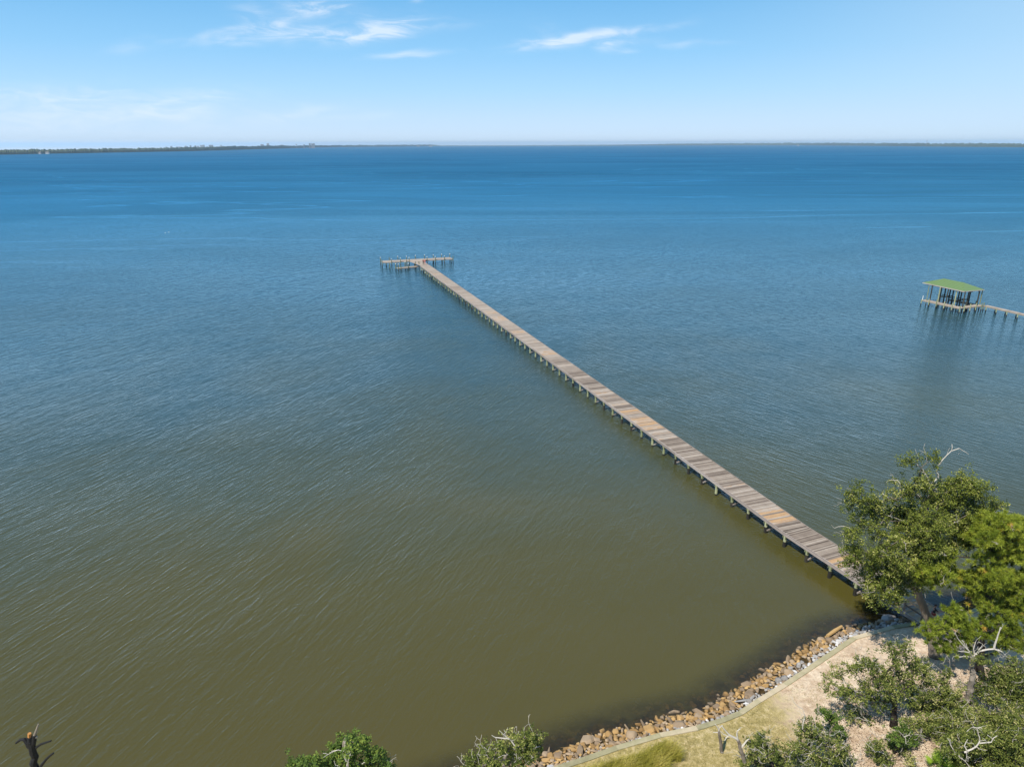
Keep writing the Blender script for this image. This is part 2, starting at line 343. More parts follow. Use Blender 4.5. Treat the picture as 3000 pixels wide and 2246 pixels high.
# rubble slope and bay bed
mb = MB(); prof = [(0.02, .95), (1.2, .42), (2.5, -.12), (4.5, -.55), (9, -1.6), (40, -3.0)]
nrm = []
for i in range(len(WP)):
    d = WP[min(i + 1, len(WP) - 1)] - WP[max(i - 1, 0)]; d /= np.hypot(*d); nrm.append((-d[1], d[0]))
nn = len(prof); vs = []
for i in range(len(WP)):
    for dd, z in prof: vs.append((WP[i][0] + nrm[i][0] * dd, WP[i][1] + nrm[i][1] * dd, z))
fs = [(i * nn + k, i * nn + k + 1, (i + 1) * nn + k + 1, (i + 1) * nn + k) for i in range(len(WP) - 1) for k in range(nn - 1)]
mb.add(vs, fs); struct(mb.build('bay_bed', M['bed']))

# water sheet
far_bot = [(-900, 470), (-300, 458), (0, 453.5), (159, 450), (319, 447.5), (488, 444.5), (640, 441), (773, 437), (900, 433), (1003, 431), (1268, 428.5), (1500, 428), (1800, 427.5), (1941, 426.5),
           (2150, 426), (2341, 426), (2600, 428), (2720, 429.5), (2860, 430.5), (3000, 431.5), (3300, 433), (3900, 437)]
FB = [at(x, y, 0) for x, y in far_bot]; FA = [p.x / p.y for p in FB]; FR = [p.y for p in FB]
xs = np.concatenate([[-225, -120, -70], np.arange(-45, 75, .5), [90, 140, 225]]); ys = np.concatenate([[-60, -10], np.arange(8, 75.01, .5)])
gx_, gy_ = np.meshgrid(xs, ys); V1 = np.stack([gx_.ravel(), gy_.ravel(), np.zeros(gx_.size)], 1); nx = len(xs)
F1 = [(j * nx + i, j * nx + i + 1, (j + 1) * nx + i + 1, (j + 1) * nx + i) for j in range(len(ys) - 1) for i in range(nx - 1)]
aa = np.concatenate([[-3, -2, -1.4], np.linspace(-1, 1, 81), [1.4, 2, 3]]); V2 = []; rows = 26
for a in aa:
    ye = np.interp(a, FA, FR) + 60 if -.95 < a < .95 else 2500 / max(1, abs(a))
    for k in range(rows): y = 75 * (ye / 75) ** (k / (rows - 1)); V2.append((a * y, y, 0))
n1 = len(V1); F2 = [(n1 + i * rows + k, n1 + (i + 1) * rows + k, n1 + (i + 1) * rows + k + 1, n1 + i * rows + k + 1) for i in range(len(aa) - 1) for k in range(rows - 1)]
me = bpy.data.meshes.new('water'); me.from_pydata(np.vstack([V1, V2]).tolist(), [], F1 + F2)
wd = wall_dist(V1[:, :2]); s_ = np.clip((5.3 - wd) / 3.0, 0, 1); s_ = s_ * s_ * (3 - 2 * s_) * .9
at_ = me.attributes.new('shallow', 'FLOAT', 'POINT'); at_.data.foreach_set('value', np.concatenate([s_, np.zeros(len(V2))]).astype(np.float32))
me.materials.append(M['water']); me.update(); o = bpy.data.objects.new('water', me); COL.objects.link(o); struct(o)

# sea wall
sw = thing('sea_wall', 'long low timber bulkhead with a pale green cap between the sand and the rocks', 'sea wall', (WP[12][0], WP[12][1], 0))
face, cap = MB(), MB()
for i in range(len(WP) - 1):
    a, b = WP[i], WP[i + 1]; d = b - a; L = np.hypot(*d); d = d / L; n = np.array([-d[1], d[0]])
    k = max(1, int(L / 3.2))
    for j in range(k):
        p = a + d * (L * j / k); q = a + d * (L * (j + 1) / k); tn = random.random()
        cap.beam((*(p - n * .02), Z_CAP - .03 + .004 * (j % 2)), (*(q - n * .02), Z_CAP - .03 + .004 * (j % 2)), .36, .07, tint=.25 + .7 * tn)
    face.beam((*(a + n * .03), .6), (*(b + n * .03), .6), .10, 1.17, tint=.3)
face.build('wall_face', M['wall'], sw); cap.build('wall_cap', M['wall'], sw)

# ------------------------------------------------------------------ pier
PD = 1.5; PWID = 2.75
Lf = at(1230.8, 777.6, PD)
kA = at(2300, 1560, PD); dir1 = (kA - Lf).normalized()
kB = at(2692.6, 1819, PD); dir2 = (kB - kA).normalized(); kC = kB + dir2 * 4.6
def perp(d): return Vector((-d.y, d.x, 0))     # from the left edge towards the right edge
bx, by, bz = (kB.x, kB.y, 0)
pier = thing('pier', 'long narrow timber pier running from the wooded shore out to a T shaped end', 'pier', (Lf.x, Lf.y, 0))
deck = MB(); fas = MB(); trim = MB(); caps = MB(); braces = MB()
segs = [(Lf, dir1, (kA - Lf).length), (kA, dir2, (kC - kA).length)]
bp_ = .152; tn = .5
def board_tint(s):
    global tn
    tn = .6 * tn + .4 * random.gauss(.48, .25)
    v = tn + random.gauss(0, .12)
    return min(.82, max(.02, v))
run = 0; orange = 0
def total_s(): return run
for (p0, d, L) in segs:
    p = perp(d); k = int(L / bp_)
    for i in range(k):
        s = (i + .5) * bp_; c = p0 + d * s + p * (PWID / 2 + random.uniform(-.02, .02))
        if random.random() < .012: orange = random.randint(4, 20)
        orange -= 1; tt = board_tint(s)
        if orange > 0 and random.random() < .75: tt = random.uniform(.80, .98)
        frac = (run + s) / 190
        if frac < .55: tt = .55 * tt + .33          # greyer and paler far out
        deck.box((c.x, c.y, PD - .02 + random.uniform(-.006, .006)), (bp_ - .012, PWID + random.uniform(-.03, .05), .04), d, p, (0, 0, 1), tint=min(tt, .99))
    for e in (0, 1):
        off = p * (-.03 if e == 0 else PWID + .03); toff = p * (-.05 if e == 0 else PWID + .05)
        k2 = int(L / 4.9) + 1
        for i in range(k2):
            a = p0 + d * (L * i / k2); b = p0 + d * (L * (i + 1) / k2); dz_ = random.uniform(-.01, .01)
            fas.beam((a.x + off.x, a.y + off.y, PD - .19 + dz_), (b.x + off.x, b.y + off.y, PD - .19 + dz_), .06, .26, tint=random.uniform(.2, .6))
            trim.beam((a.x + toff.x, a.y + toff.y, PD + .012 + dz_), (b.x + toff.x, b.y + toff.y, PD + .012 + dz_), .06, .04, tint=random.uniform(.2, .55) + (.2 if e == 0 else -.1))
    run += L
npile = [0]; extra = MB()
def piling(x, y, top, r=.15, bot=-.9, wet=None, far=False, capcol=False):
    wet = .25 if wet is None else wet
    b = MB(); tn_ = random.uniform(0, .3) if (capcol or top > PD) else random.uniform(.4, .9)
    lean = Vector((random.uniform(-.03, .03), random.uniform(-.03, .03), 0))
    P0 = Vector((x, y, bot)) + lean; P1 = Vector((x, y, wet)) + lean * .5; P2 = Vector((x, y, top))
    b.tube([P0, P1], [r * 1.05, r * 1.05], 9, 1, random.uniform(.2, .8)); b.tube([P1, P2], [r, r * .97], 9, 0, tn_)
    if capcol: b.tube([P2, P2 + Vector((0, 0, .22))], [r * 1.25, .02], 9, 2, .5)
    npile[0] += 1
    if far: extra.add(b.v, b.f); extra.mi[-len(b.mi):] = b.mi; extra.t[-len(b.t):] = b.t; return
    b.build('piling', [M['pile'], M['pile_wet'], M['pale']], pier)
s = 1.2; bent = 0
Ltot = segs[0][2] + 9.0
while s < Ltot:
    if s < segs[0][2]: p0, d = Lf + dir1 * s, dir1
    else: p0, d = kA + dir2 * (s - segs[0][2]), dir2
    p = perp(d); a = p0 + p * .06; b = p0 + p * (PWID - .12)
    near = s > 120; r = .15
    piling(a.x, a.y, PD - .33, r, wet=random.uniform(.55, .75) if (s > 158 or random.random() < .18) else random.uniform(.1, .25))
    piling(b.x, b.y, PD - .33, r, far=(bent % 4 != 0))
    caps = MB()
    for k in (-1, 1): caps.beam(a - p * .16 + d * (k * .17) + Vector((0, 0, PD * 0 - PD + 1.06)) * 1, b + p * .14 + d * (k * .17) + Vector((0, 0, -PD + 1.06)), .05, .18, tint=random.uniform(.1, .45))
    caps.build('cross_beam', M['pile'], pier)
    if bent % 2 == 0:
        braces = MB()
        aa_ = Vector((a.x, a.y, .3)) + d * .19; bb_ = Vector((b.x, b.y, .95)) + d * .19
        braces.beam(aa_, bb_, .045, .15, tint=random.uniform(.3, .8)); braces.build('diagonal_brace', M['fascia'], pier)
    bent += 1; s += 2.78
# two inner stringers
inn = MB()
for (p0, d, L) in segs:
    for w_ in (.3, .5, .7):
        q = p0 + perp(d) * (PWID * w_); e = q + d * L
        inn.beam((q.x, q.y, PD - .17), (e.x, e.y, PD - .17), .05, .24, tint=.1)
# T head
Tl = at(1122.3, 768.6, PD); Tr = at(1325.8, 757.8, PD); ux = (Tr - Tl); TL = ux.length; ux.normalize(); vx = Vector((-ux.y, ux.x, 0)); TW = 3.3
bt = int(TW / .15)
for i in range(bt):
    c = Tl + ux * (TL / 2) + vx * ((i + .5) * TW / bt)
    for j in range(6):
        cc = Tl + ux * (TL * (j + .5) / 6) + vx * ((i + .5) * TW / bt)
        deck.box((cc.x, cc.y, PD - .015), (TL / 6 - .02, TW / bt - .012, .04), ux, vx, (0, 0, 1), tint=min(.8, max(.3, random.gauss(.62, .1))))
for e in (-.04, TW + .04):
    a = Tl + vx * e; b = Tr + vx * e
    fas.beam((a.x, a.y, PD - .18), (b.x, b.y, PD - .18), .06, .26, tint=.6)
for q in (Tl - ux * .03, Tr + ux * .03):
    b = q + vx * TW; fas.beam((q.x, q.y, PD - .18), (b.x, b.y, PD - .18), .06, .26, tint=.5)
# gusset deck between T head and pier (left diagonal)
gp = [at(1208, 766, PD), at(1236, 780, PD)]
jn = Lf - dir1 * 3.0
k = int(((Tl + ux * 0) - Lf).dot(-dir1) / bp_)
dd_ = (Lf - Tl).dot(vx) * -1
kk = int(abs((Tl - Lf).dot(dir1)) / bp_) + 1
for i in range(kk):
    c = Lf - dir1 * ((i + .5) * bp_) + perp(dir1) * (PWID / 2); fr_ = (i + .5) / kk
    c = c - perp(dir1) * (.9 * fr_)
    deck.box((c.x, c.y, PD - .022), (bp_ - .012, PWID + 1.8 * fr_, .04), dir1, perp(dir1), (0, 0, 1), tint=min(.8, max(.3, random.gauss(.62, .1))))
def tpost(px, py, cap=True, low=None, back=False):
    q = at(px, py, PD + 1.0)
    if back: w = Tl + ux * (q - Tl).dot(ux) + vx * (TW + .22)
    else: w = Tl + ux * (q - Tl).dot(ux) - vx * .22
    piling(w.x, w.y, PD + random.uniform(.85, 1.1), .115, wet=.8, capcol=cap)
c1 = lambda x, y: (1050 + x / 5.53, 680 + y / 5.53)
for x, y, cp in [(375, 430, 1), (505, 410, 0), (640, 400, 1), (785, 395, 1), (925, 385, 1), (1068, 375, 1), (1208, 365, 1), (1345, 360, 1), (1480, 355, 1)]:
    tpost(*c1(x, y), cap=bool(cp), back=True)
for x, y, cp in [(397, 455, 0), (538, 435, 1), (680, 425, 1), (825, 420, 1), (1115, 405, 1), (1253, 400, 1), (1397, 390, 1), (1530, 380, 0)]:
    tpost(*c1(x, y), cap=bool(cp))
for x in np.arange(1.2, TL, 3.0):
    w = Tl + ux * x + vx * (TW * .5); piling(w.x, w.y, PD - .3, .13)
    caps = MB(); caps.beam((w - vx * TW * .5) + Vector((0, 0, -PD + 1.1)), (w + vx * TW * .5) + Vector((0, 0, -PD + 1.1)), .08, .22, tint=.2); caps.build('cross_beam', M['pile'], pier)
deck.build('deck', M['deck'], pier); fas.build('fascia', M['fascia'], pier); trim.build('edge_trim', M['fascia'], pier)
inn.build('stringers', M['fascia'], pier)
e_o = extra.build('pilings_far_row', [M['pile'], M['pile_wet'], M['pale']], pier); e_o['kind'] = 'stuff'
# lower landing beside the head
LZ = .75; la = at(1165.7, 786.5, LZ); lb = at(1226, 780.5, LZ); lu = (lb - la); LL = lu.length; lu.normalize(); lv = Vector((-lu.y, lu.x, 0)); low = MB()
for i in range(8):
    c = la + lu * (LL / 2) + lv * ((i + .5) * .19); low.box((c.x, c.y, LZ - .02), (LL, .17, .05), lu, lv, (0, 0, 1), tint=random.uniform(.5, .8))
for e in (-.05, 1.57): low.beam(la + lv * e - Vector((0, 0, .14)), lb + lv * e - Vector((0, 0, .14)), .06, .24, tint=.6)
rmp = at(1224, 778.5, 1.1)
for i in range(8):
    c = lb + lu * (.1 + .2 * i) + lv * .8; low.box((c.x, c.y, LZ + .02 + .1 * i), (.18, 1.5, .05), lu, lv, (0, 0, 1), tint=.7)
low.build('lower_landing', M['deck'], pier)
for fx, fy, tp, cp in [(0, 1.6, 1.9, 1), (.02, -.12, 2.0, 1), (.13, -.3, 1.7, 0), (.46, 1.65, 2.2, 1), (.5, -.12, 1.9, 1), (.97, 1.7, 2.0, 0), (1.02, -.15, 2.3, 0), (-.13, 4.1, 1.9, 0), (.72, 4.2, 2.4, 0)]:
    w = la + lu * (LL * fx) + lv * fy; piling(w.x, w.y, tp, .12, wet=.4, capcol=bool(cp))
# hand rails at the shore end
rail = MB(); q = at(2636, 1760.6, PD + 1.05); off = (Vector((q.x, q.y, PD)) - kA).dot(dir2)
a0 = kA + dir2 * off; p = perp(dir2)
for sft in (.08,):
    a = a0 + p * sft; b = kC + p * sft
    rail.beam((a.x, a.y, PD + 1.05), (b.x, b.y, PD + 1.05), .14, .06, tint=.9)
    rail.beam((a.x, a.y, PD + .55), (b.x, b.y, PD + .55), .05, .12, tint=.1)
    n_ = 5
    for i in range(n_):
        w = a + (b - a) * (i / (n_ - 1)); rail.box((w.x, w.y, PD + .5), (.1, .1, 1.05), dir2, p, (0, 0, 1), tint=.3)
ro = rail.build('hand_rail', M['deck'], pier)

# ------------------------------------------------------------------ boathouse
c2 = lambda x, y: (2600 + x / 5.53, 760 + y / 5.53)
BZ, EZ = 1.25, 4.9
A = at(*c2(560, 655), BZ); B = at(*c2(1180, 790), BZ); C = at(*c2(1545, 742), BZ)
bu = (B - A); BL = bu.length; bu.normalize(); bv = Vector((-bu.y, bu.x, 0));  BWd = (C - B).dot(bv); D = A + bv * BWd
bh = thing('boathouse', 'open sided boathouse on piles with a green hipped roof over the water at the right', 'boathouse', (B.x, B.y, 0))
dk = MB()
def plankway(mb_, a, b, w, z, sidev, tint=(.5, .8)):
    d = (b - a); L = d.length; d.normalize(); n = int(L / .3)
    for i in range(n):
        c = a + d * ((i + .5) * L / n) + sidev * (w / 2)
        mb_.box((c.x, c.y, z - .03), (L / n - .015, w, .05), d, sidev, (0, 0, 1), tint=random.uniform(*tint))
    for e in (0.03, w - .03):
        p1 = a + sidev * e; p2 = b + sidev * e; mb_.beam((p1.x, p1.y, z - .18), (p2.x, p2.y, z - .18), .06, .22, tint=.55)
CW = 1.35
plankway(dk, A, B, CW, BZ, bv)
plankway(dk, B - bu * 0 + bv * CW, B + bv * BWd, CW, BZ, -bu)
plankway(dk, D - bv * CW + bu * 2, D + bu * (BL - CW) - bv * CW, CW, BZ, bv)
dk.build('deck', M['deck'], bh)
def bpile(w, top, r=.13, wet=.45, nm='piling', mt='pile'):
    b = MB(); b.tube([(w.x, w.y, -.9), (w.x, w.y, wet)], [r * 1.05] * 2, 8, 1, .5); b.tube([(w.x, w.y, wet), (w.x, w.y, top)], [r, r * .95], 8, 0, random.uniform(.3, .9))
    b.build(nm, [M[mt], M['pile_wet']], bh)
e1 = at(*c2(570, 372), EZ); e2 = at(*c2(1238, 515), EZ); e3 = at(*c2(1570, 487), EZ); e4 = e1 + (e3 - e2)
cen = (e1 + e2 + e3 + e4) / 4; ru = (e2 - e1); RL = ru.length; ru.normalize(); rv = (e3 - e2); RW = rv.length; rv.normalize()
for i in range(5):
    w = A + bu * (.9 + (BL - 1.5) * i / 4) + bv * (CW + .1); bpile(w, EZ - .1, .13, .5, 'roof_post', 'pile' if i in (1, 3) else 'darkwood')
    w = D + bu * (.9 + (BL - 1.5) * i / 4) - bv * (CW + .1); bpile(w, EZ - .1, .15, .5, 'roof_post', 'darkwood')
for i in range(4):
    w = A + bu * (1.6 + (BL - 3) * i / 3) + bv * (BWd * .5); bpile(w, EZ - .1, .15, .5, 'roof_post', 'darkwood')
w = A + bv * .35 + bu * .9; bpile(w, EZ - .1, .09, .5, 'roof_post'); w = C - bu * .5 - bv * .4; bpile(w, EZ - .1, .11, .5, 'roof_post')
for i in range(6):
    w = A + bu * (BL * i / 5) - bv * .12; bpile(w, BZ + (.15 if i == 0 else random.uniform(.5, .8)), .11)
for i in range(4):
    w = B + bv * (BWd * (i + .6) / 4) + bu * .14; bpile(w, BZ + random.uniform(.5, .9), .11)
for i in range(5):
    w = D + bu * (2 + (BL - 2) * i / 4) + bv * .1; bpile(w, BZ + random.uniform(.2, .9), .11)
pp = MB(); w = A + bv * .15; pp.tube([(w.x, w.y, BZ), (w.x, w.y, BZ + 1.0)], [.07, .07], 8); pp.build('white_pipe', M['pale'], bh)
rf = MB(); rz = EZ + 1.25
i1 = cen - ru * (RL / 2 - RW * .48) + Vector((0, 0, rz - EZ)); i2 = cen + ru * (RL / 2 - RW * .48) + Vector((0, 0, rz - EZ))
cs = [cen - ru * (RL / 2) - rv * (RW / 2), cen + ru * (RL / 2) - rv * (RW / 2), cen + ru * (RL / 2) + rv * (RW / 2), cen - ru * (RL / 2) + rv * (RW / 2)]
rf.add([*cs, i1, i2], [(0, 1, 5, 4), (1, 2, 5), (2, 3, 4, 5), (3, 0, 4)], tint=.5)
for k in range(12):     # standing seams
    for sgn in (-1, 1):
        x = -RL / 2 + RL * (k + .5) / 12; up = min(1, (RL / 2 - abs(x)) / (RW * .48))
        a = cen + ru * x + rv * (sgn * RW / 2) + Vector((0, 0, .02)); b = a - rv * (sgn * RW / 2 * up) + Vector((0, 0, (rz - EZ) * up))
        rf.beam(a, b, .05, .05, tint=.3)
rfo = rf.build('roof', M['roof'], bh)
fa = MB()
for i in range(4): fa.beam(cs[i] - Vector((0, 0, .10)), cs[(i + 1) % 4] - Vector((0, 0, .10)), .06, .2, tint=.7)
fa.build('roof_fascia', M['fascia'], bh)
bmz = MB()
for k in range(7):
    a = cen + ru * (-RL / 2 + .4 + (RL - .8) * k / 6) - rv * (RW / 2 - .3) - Vector((0, 0, .2)); bmz.beam(a, a + rv * (RW - .6), .06, .2, tint=.2)
for sgn in (-1, 0, 1):
    a = cen - ru * (RL / 2 - .3) + rv * (sgn * (RW / 2 - .9)) - Vector((0, 0, .36)); bmz.beam(a, a + ru * (RL - .6), .08, .22, tint=.2)
bmz.build('roof_beams', M['darkwood'], bh)
lf = MB()                   # cradle of the boat lift
for k in (.3, .7):
    a = A + bu * (BL * k) + bv * (CW + .4) + Vector((0, 0, 1.0)); lf.beam(a, a + bv * (BWd - 2 * CW - .8), .12, .2, tint=.3)
for k in (.4, .6):
    a = A + bu * (BL * .15) + bv * (BWd * k) + Vector((0, 0, 1.2)); lf.beam(a, a + bu * (BL * .7), .2, .12, tint=.6)
lf.build('boat_lift', M['darkwood'], bh)
# foot bridge towards the shore
wk = thing('footbridge', 'narrow plank footbridge on piles leading from the boathouse towards the right shore', 'footbridge', (C.x, C.y, 0))
g1 = at(*c2(1560, 745), BZ); g2 = at(*c2(2212, 895), BZ); gd = (g2 - g1).normalized(); gs = Vector((-gd.y, gd.x, 0)); g3 = g1 + gd * 62
wd_ = MB(); plankway(wd_, g1, g3, 1.15, BZ, gs); wd_.build('deck', M['deck'], wk)
for i in range(22):
    for sd_ in (-.1, 1.2):
        w = g1 + gd * (.8 + i * 2.55 + (1.2 if sd_ > 0 else 0)) + gs * sd_; b = MB()
        b.tube([(w.x, w.y, -.9), (w.x, w.y, .4)], [.12] * 2, 8, 1, .5); b.tube([(w.x, w.y, .4), (w.x, w.y, BZ - .25 if sd_ > 0 else BZ - .1)], [.115] * 2, 8, 0, .7)
        b.build('piling', [M['pile'], M['pile_wet']], wk)

# ------------------------------------------------------------------ far shore
mfar = tintmat('far_trees', [(0, (.03, .045, .022)), (.5, (.055, .075, .035)), (1, (.11, .12, .065))], .95, .02, .9, stretch=(1, 1, 3))
def far_strip(name, label, pts, dens_px=2.0, bump=.35, depth=160, ntop=4):
    v = MB(); px = [p[0] for p in pts]; xx = np.arange(px[0], px[-1] + .1, dens_px); n = len(xx); rw = 5; vs = []
    rn = np.random.default_rng(int(px[0]) + 5000); h1 = np.convolve(rn.normal(0, 1, n + 8), np.ones(3) / 3, 'same')[4:4 + n]
    for i, x in enumerate(xx):
        yb = np.interp(x, px, [p[1] for p in pts]); yt = np.interp(x, px, [p[2] for p in pts]); a = at(x, yb, 0)
        top = atY(x, yt, a.y + 25).z; top *= 1 + bump * .35 * h1[i]; top = max(top, 1.5)
        k = Vector((a.x, a.y, 0)).normalized()
        for d_, f_ in ((0, -.02), (6, .55), (25, 1.0), (depth * .6, .96), (depth, -.02)):
            j = rn.uniform(-3, 3); w = a + k * (d_ + (j if 0 < d_ < depth else 0)); vs.append((w.x, w.y, top * f_ * (1 + (rn.uniform(-.1, .1) if f_ > .9 else 0))))
    fs = [(i * rw + k, (i + 1) * rw + k, (i + 1) * rw + k + 1, i * rw + k + 1) for i in range(n - 1) for k in range(rw - 1)]
    v.add(vs, fs); o = v.build(name, mfar); tag(o, label, 'far wood', kind='stuff'); return o
far_strip('far_wood', 'dark wooded shore across the bay at the left horizon', [(-900, 470, 452), (0, 453.5, 439.6), (319, 447.5, 435.8), (488, 444.5, 433.2), (640, 441, 430), (773, 437, 427.6), (900, 433, 426.5), (1003, 431, 425.6), (1268, 428.5, 424.2), (1290, 428.5, 427)])
far_strip('far_wood', 'dark wooded shore across the bay at the right horizon', [(1930, 426.5, 422), (2150, 426, 420), (2341, 426, 419), (2600, 428, 419.4), (2720, 429.5, 420), (3000, 431.5, 420.2), (3900, 437, 425)])
far_strip('far_wood', 'faint low shore on the middle of the horizon', [(1270, 428, 426.3), (1500, 427.6, 426), (1800, 427.3, 424.5), (1960, 426.2, 422.4)], bump=.2)
mb_w = tintmat('far_tower_wall', [(0, (.17, .16, .16)), (1, (.33, .31, .30))], .8); mb_g = tintmat('far_tower_window', [(0, (.05, .07, .09)), (1, (.1, .12, .14))], .3)
c3 = lambda x, y: (400 + x / 3.687, 390 + y / 3.687)
towers = [(320, 148, 10, 'squat pale'), (375, 141, 14, 'pinkish'), (440, 148, 14, 'low pinkish'), (463, 147, 12, 'low wide'), (531, 139, 16, 'pale square'), (582, 133, 10, 'slender pale'), (635, 134, 12, 'narrow grey'), (664, 139, 18, 'squat grey'),
          (700, 130, 22, 'broad pale'), (723, 127, 16, 'tall pale'), (803, 128, 40, 'widest grey'), (912, 130, 7, 'thin'), (937, 141, 24, 'long low'), (1355, 121, 30, 'broad square'), (1418, 110, 20, 'tallest grey'), (1569, 127, 24, 'flat low'),
          (1808, 124, 10, 'small grey'), (1870, 109, 13, 'left narrow'), (1895, 112, 14, 'middle narrow'), (1915, 110, 14, 'right narrow'), (3570 - 400 * 0, 60, 0, '')]
near_of = {320: 'at the left end of the skyline', 375: 'second from the left end of the skyline', 440: 'left of the skyline cluster', 463: 'just right of its pinkish neighbour', 531: 'left of the spire like tower', 582: 'standing alone before the main cluster',
           635: 'at the left edge of the main cluster', 664: 'between narrow grey and broad pale towers', 700: 'in the middle of the main cluster', 723: 'right beside the broad pale tower', 803: 'at the right of the main cluster', 912: 'right of the widest tower',
           937: 'ending the main cluster at the right', 1355: 'left of the tallest tower', 1418: 'the highest roof on the skyline', 1569: 'right of the tallest tower', 1808: 'left of the close trio', 1870: 'of the close trio', 1895: 'of the close trio', 1915: 'of the close trio'}
for (x, y, w, d) in towers[:-1]:
    px, py = c3(x, y); Yd = 6400.0; tp = atY(px, py, Yd); wm = w / 3.687 / 2195 * Yd; hm = max(tp.z, 14)
    T = thing('tower_block', f'{d} tower block on the far shore, {near_of[x]}', 'tower block', (tp.x, Yd, 0), 'tower blocks on the far skyline')
    b = MB(); b.box((tp.x, Yd, hm * .48), (wm, 16, hm * .96), tint=random.random()); b.box((tp.x - wm * .1, Yd, hm * .98 + .01), (wm * .45, 9, hm * .05), tint=.3); b.build('wall', mb_w, T)
    b = MB(); nf = max(3, int(hm / 3.4))
    for k in range(1, nf): b.box((tp.x, Yd - 8.06, hm * .95 * k / nf), (wm * .86, .3, 1.3), tint=.5)
    b.build('window_bands', mb_g, T)
# water tower on the far shore
px, py = c3(1725, 118); Yd = 6300.0; tp = atY(px, py, Yd)
T = thing('water_tower', 'water tower with a bulb on a slim stem on the far skyline', 'water tower', (tp.x, Yd, 0)); b = MB()
b.tube([(tp.x, Yd, 0), (tp.x, Yd, tp.z - 6)], [2.0, 1.6], 8); b.build('stem', mb_w, T); b = MB()
b.tube([(tp.x, Yd, tp.z - 7), (tp.x, Yd, tp.z - 5), (tp.x, Yd, tp.z - 2.5), (tp.x, Yd, tp.z)], [2, 6.5, 6.5, 1.5], 12); b.build('tank', mb_w, T)
# waterfront houses
mroof = tintmat('far_house_roof', [(0, (.12, .11, .10)), (1, (.25, .2, .17))], .8); mwh = tintmat('far_house_wall', [(0, (.34, .33, .31)), (1, (.5, .49, .47))], .8)
houses = [(118, 451.2, 'small white'), (140, 450.8, 'low white'), (152, 450.0, 'pale'), (228, 448.3, 'long white'), (243, 448, 'white gabled'), (312, 446.6, 'tall white'), (316, 444.6, 'cream'), (556, 441.5, 'small pale'), (690, 433, 'white'), (712, 432.2, 'bright white'), (722, 432.5, 'long bright white'),
          (786, 431.5, 'pale cream'), (1262, 427.6, 'faint white'), (1225, 427.6, 'faint grey'), (2338, 425.5, 'white'), (2555, 427, 'pale'), (2678, 428.6, 'bright')]
for k, (x, y, d) in enumerate(houses):
    a = at(x, y, 0); a.y = min(a.y, 9000); sc_ = a.y / 3000; w = (8 + (k * 5) % 7) * sc_; hh = 5.5 * sc_ if sc_ < 1.6 else 8
    a = atY(x, y, a.y * .985); z0 = 0
    T = thing('waterfront_house', f'{d} waterfront house on the far shore, ' + ('left' if x < 1000 else 'middle' if x < 2000 else 'right') + f' part, {["nearest the frame edge","beside a dark grove","at the water edge","below the treeline","before the tall pines","next to its twin","at the point"][k % 7]}', 'house', (a.x, a.y, 0), 'houses on the far shore')
    b = MB(); b.box((a.x, a.y, hh / 2), (w, 8, hh), tint=random.random()); b.build('wall', mwh, T)
    b = MB(); b.add([(a.x - w * .55, a.y - 5, hh), (a.x + w * .55, a.y - 5, hh), (a.x + w * .55, a.y + 5, hh), (a.x - w * .55, a.y + 5, hh), (a.x - w * .5, a.y, hh * 1.5), (a.x + w * .5, a.y, hh * 1.5)],
                    [(0, 1, 5, 4), (2, 3, 4, 5), (1, 2, 5), (3, 0, 4), (3, 2, 1, 0)], tint=random.random()); b.build('roof', mroof, T)
# radio mast
px, py = 2717, 408; Yd = 6500.0; tp = atY(px, py, Yd); b = MB()
b.tube([(tp.x, Yd, 0), (tp.x, Yd, tp.z)], [1.6, .8], 6); b.box((tp.x, Yd, tp.z * .8), (3.5, 3.5, 2)); tag(b.build('radio_mast', mb_w), 'thin radio mast rising above the right far shore', 'mast')

# ------------------------------------------------------------------ rocks
SHP = [('blocky', 1.05, .95, .8, 9), ('long', 1.55, .7, .62, 12), ('flat', 1.25, 1.05, .42, 12), ('rounded', 1.0, .92, .74, 26), ('wedge', 1.3, .85, .6, 7)]
def rock_mesh(seed, mt):
    rn = random.Random(seed); bm = bmesh.new(); _, sx_, sy_, sz_, np_ = SHP[seed % 31 % 5]
    for i in range(np_ + rn.randint(0, 3)):
        v = Vector((rn.gauss(0, 1), rn.gauss(0, 1), rn.gauss(0, 1))).normalized() * rn.uniform(.8, 1.05); bm.verts.new((v.x * sx_, v.y * sy_, v.z * sz_))
    r = bmesh.ops.convex_hull(bm, input=bm.verts); bmesh.ops.delete(bm, geom=[e for e in r['geom_interior'] if isinstance(e, bmesh.types.BMVert)], context='VERTS')
    bmesh.ops.bevel(bm, geom=list(bm.edges), offset=.07, segments=1, affect='EDGES')
    me = bpy.data.meshes.new('riprap_rock'); bm.to_mesh(me); bm.free(); me.materials.append(mt)
    a = me.attributes.new('tint', 'FLOAT', 'POINT'); a.data.foreach_set('value', [.5] * len(me.vertices)); return me
kinds = ['ochre', 'tan', 'grey', 'white']; rm = {k: [rock_mesh(hash_ * 31 + i, M['rock_' + k]) for i in range(10)] for hash_, k in enumerate(kinds)}
seglen = np.hypot(*np.diff(WP, axis=0).T); cum = np.concatenate([[0], np.cumsum(seglen)])
def along(s):
    i = min(len(seglen) - 1, max(0, int(np.searchsorted(cum, s) - 1))); u = (s - cum[i]) / seglen[i]; d = (WP[i + 1] - WP[i]) / seglen[i]
    return WP[i] + d * (s - cum[i]), np.array([-d[1], d[0]])
s_lo, s_hi = cum[3] - 2.0, cum[17] + 1.5; cand = []; rr = random.Random(3)
s_corner = cum[6]; tries = 0
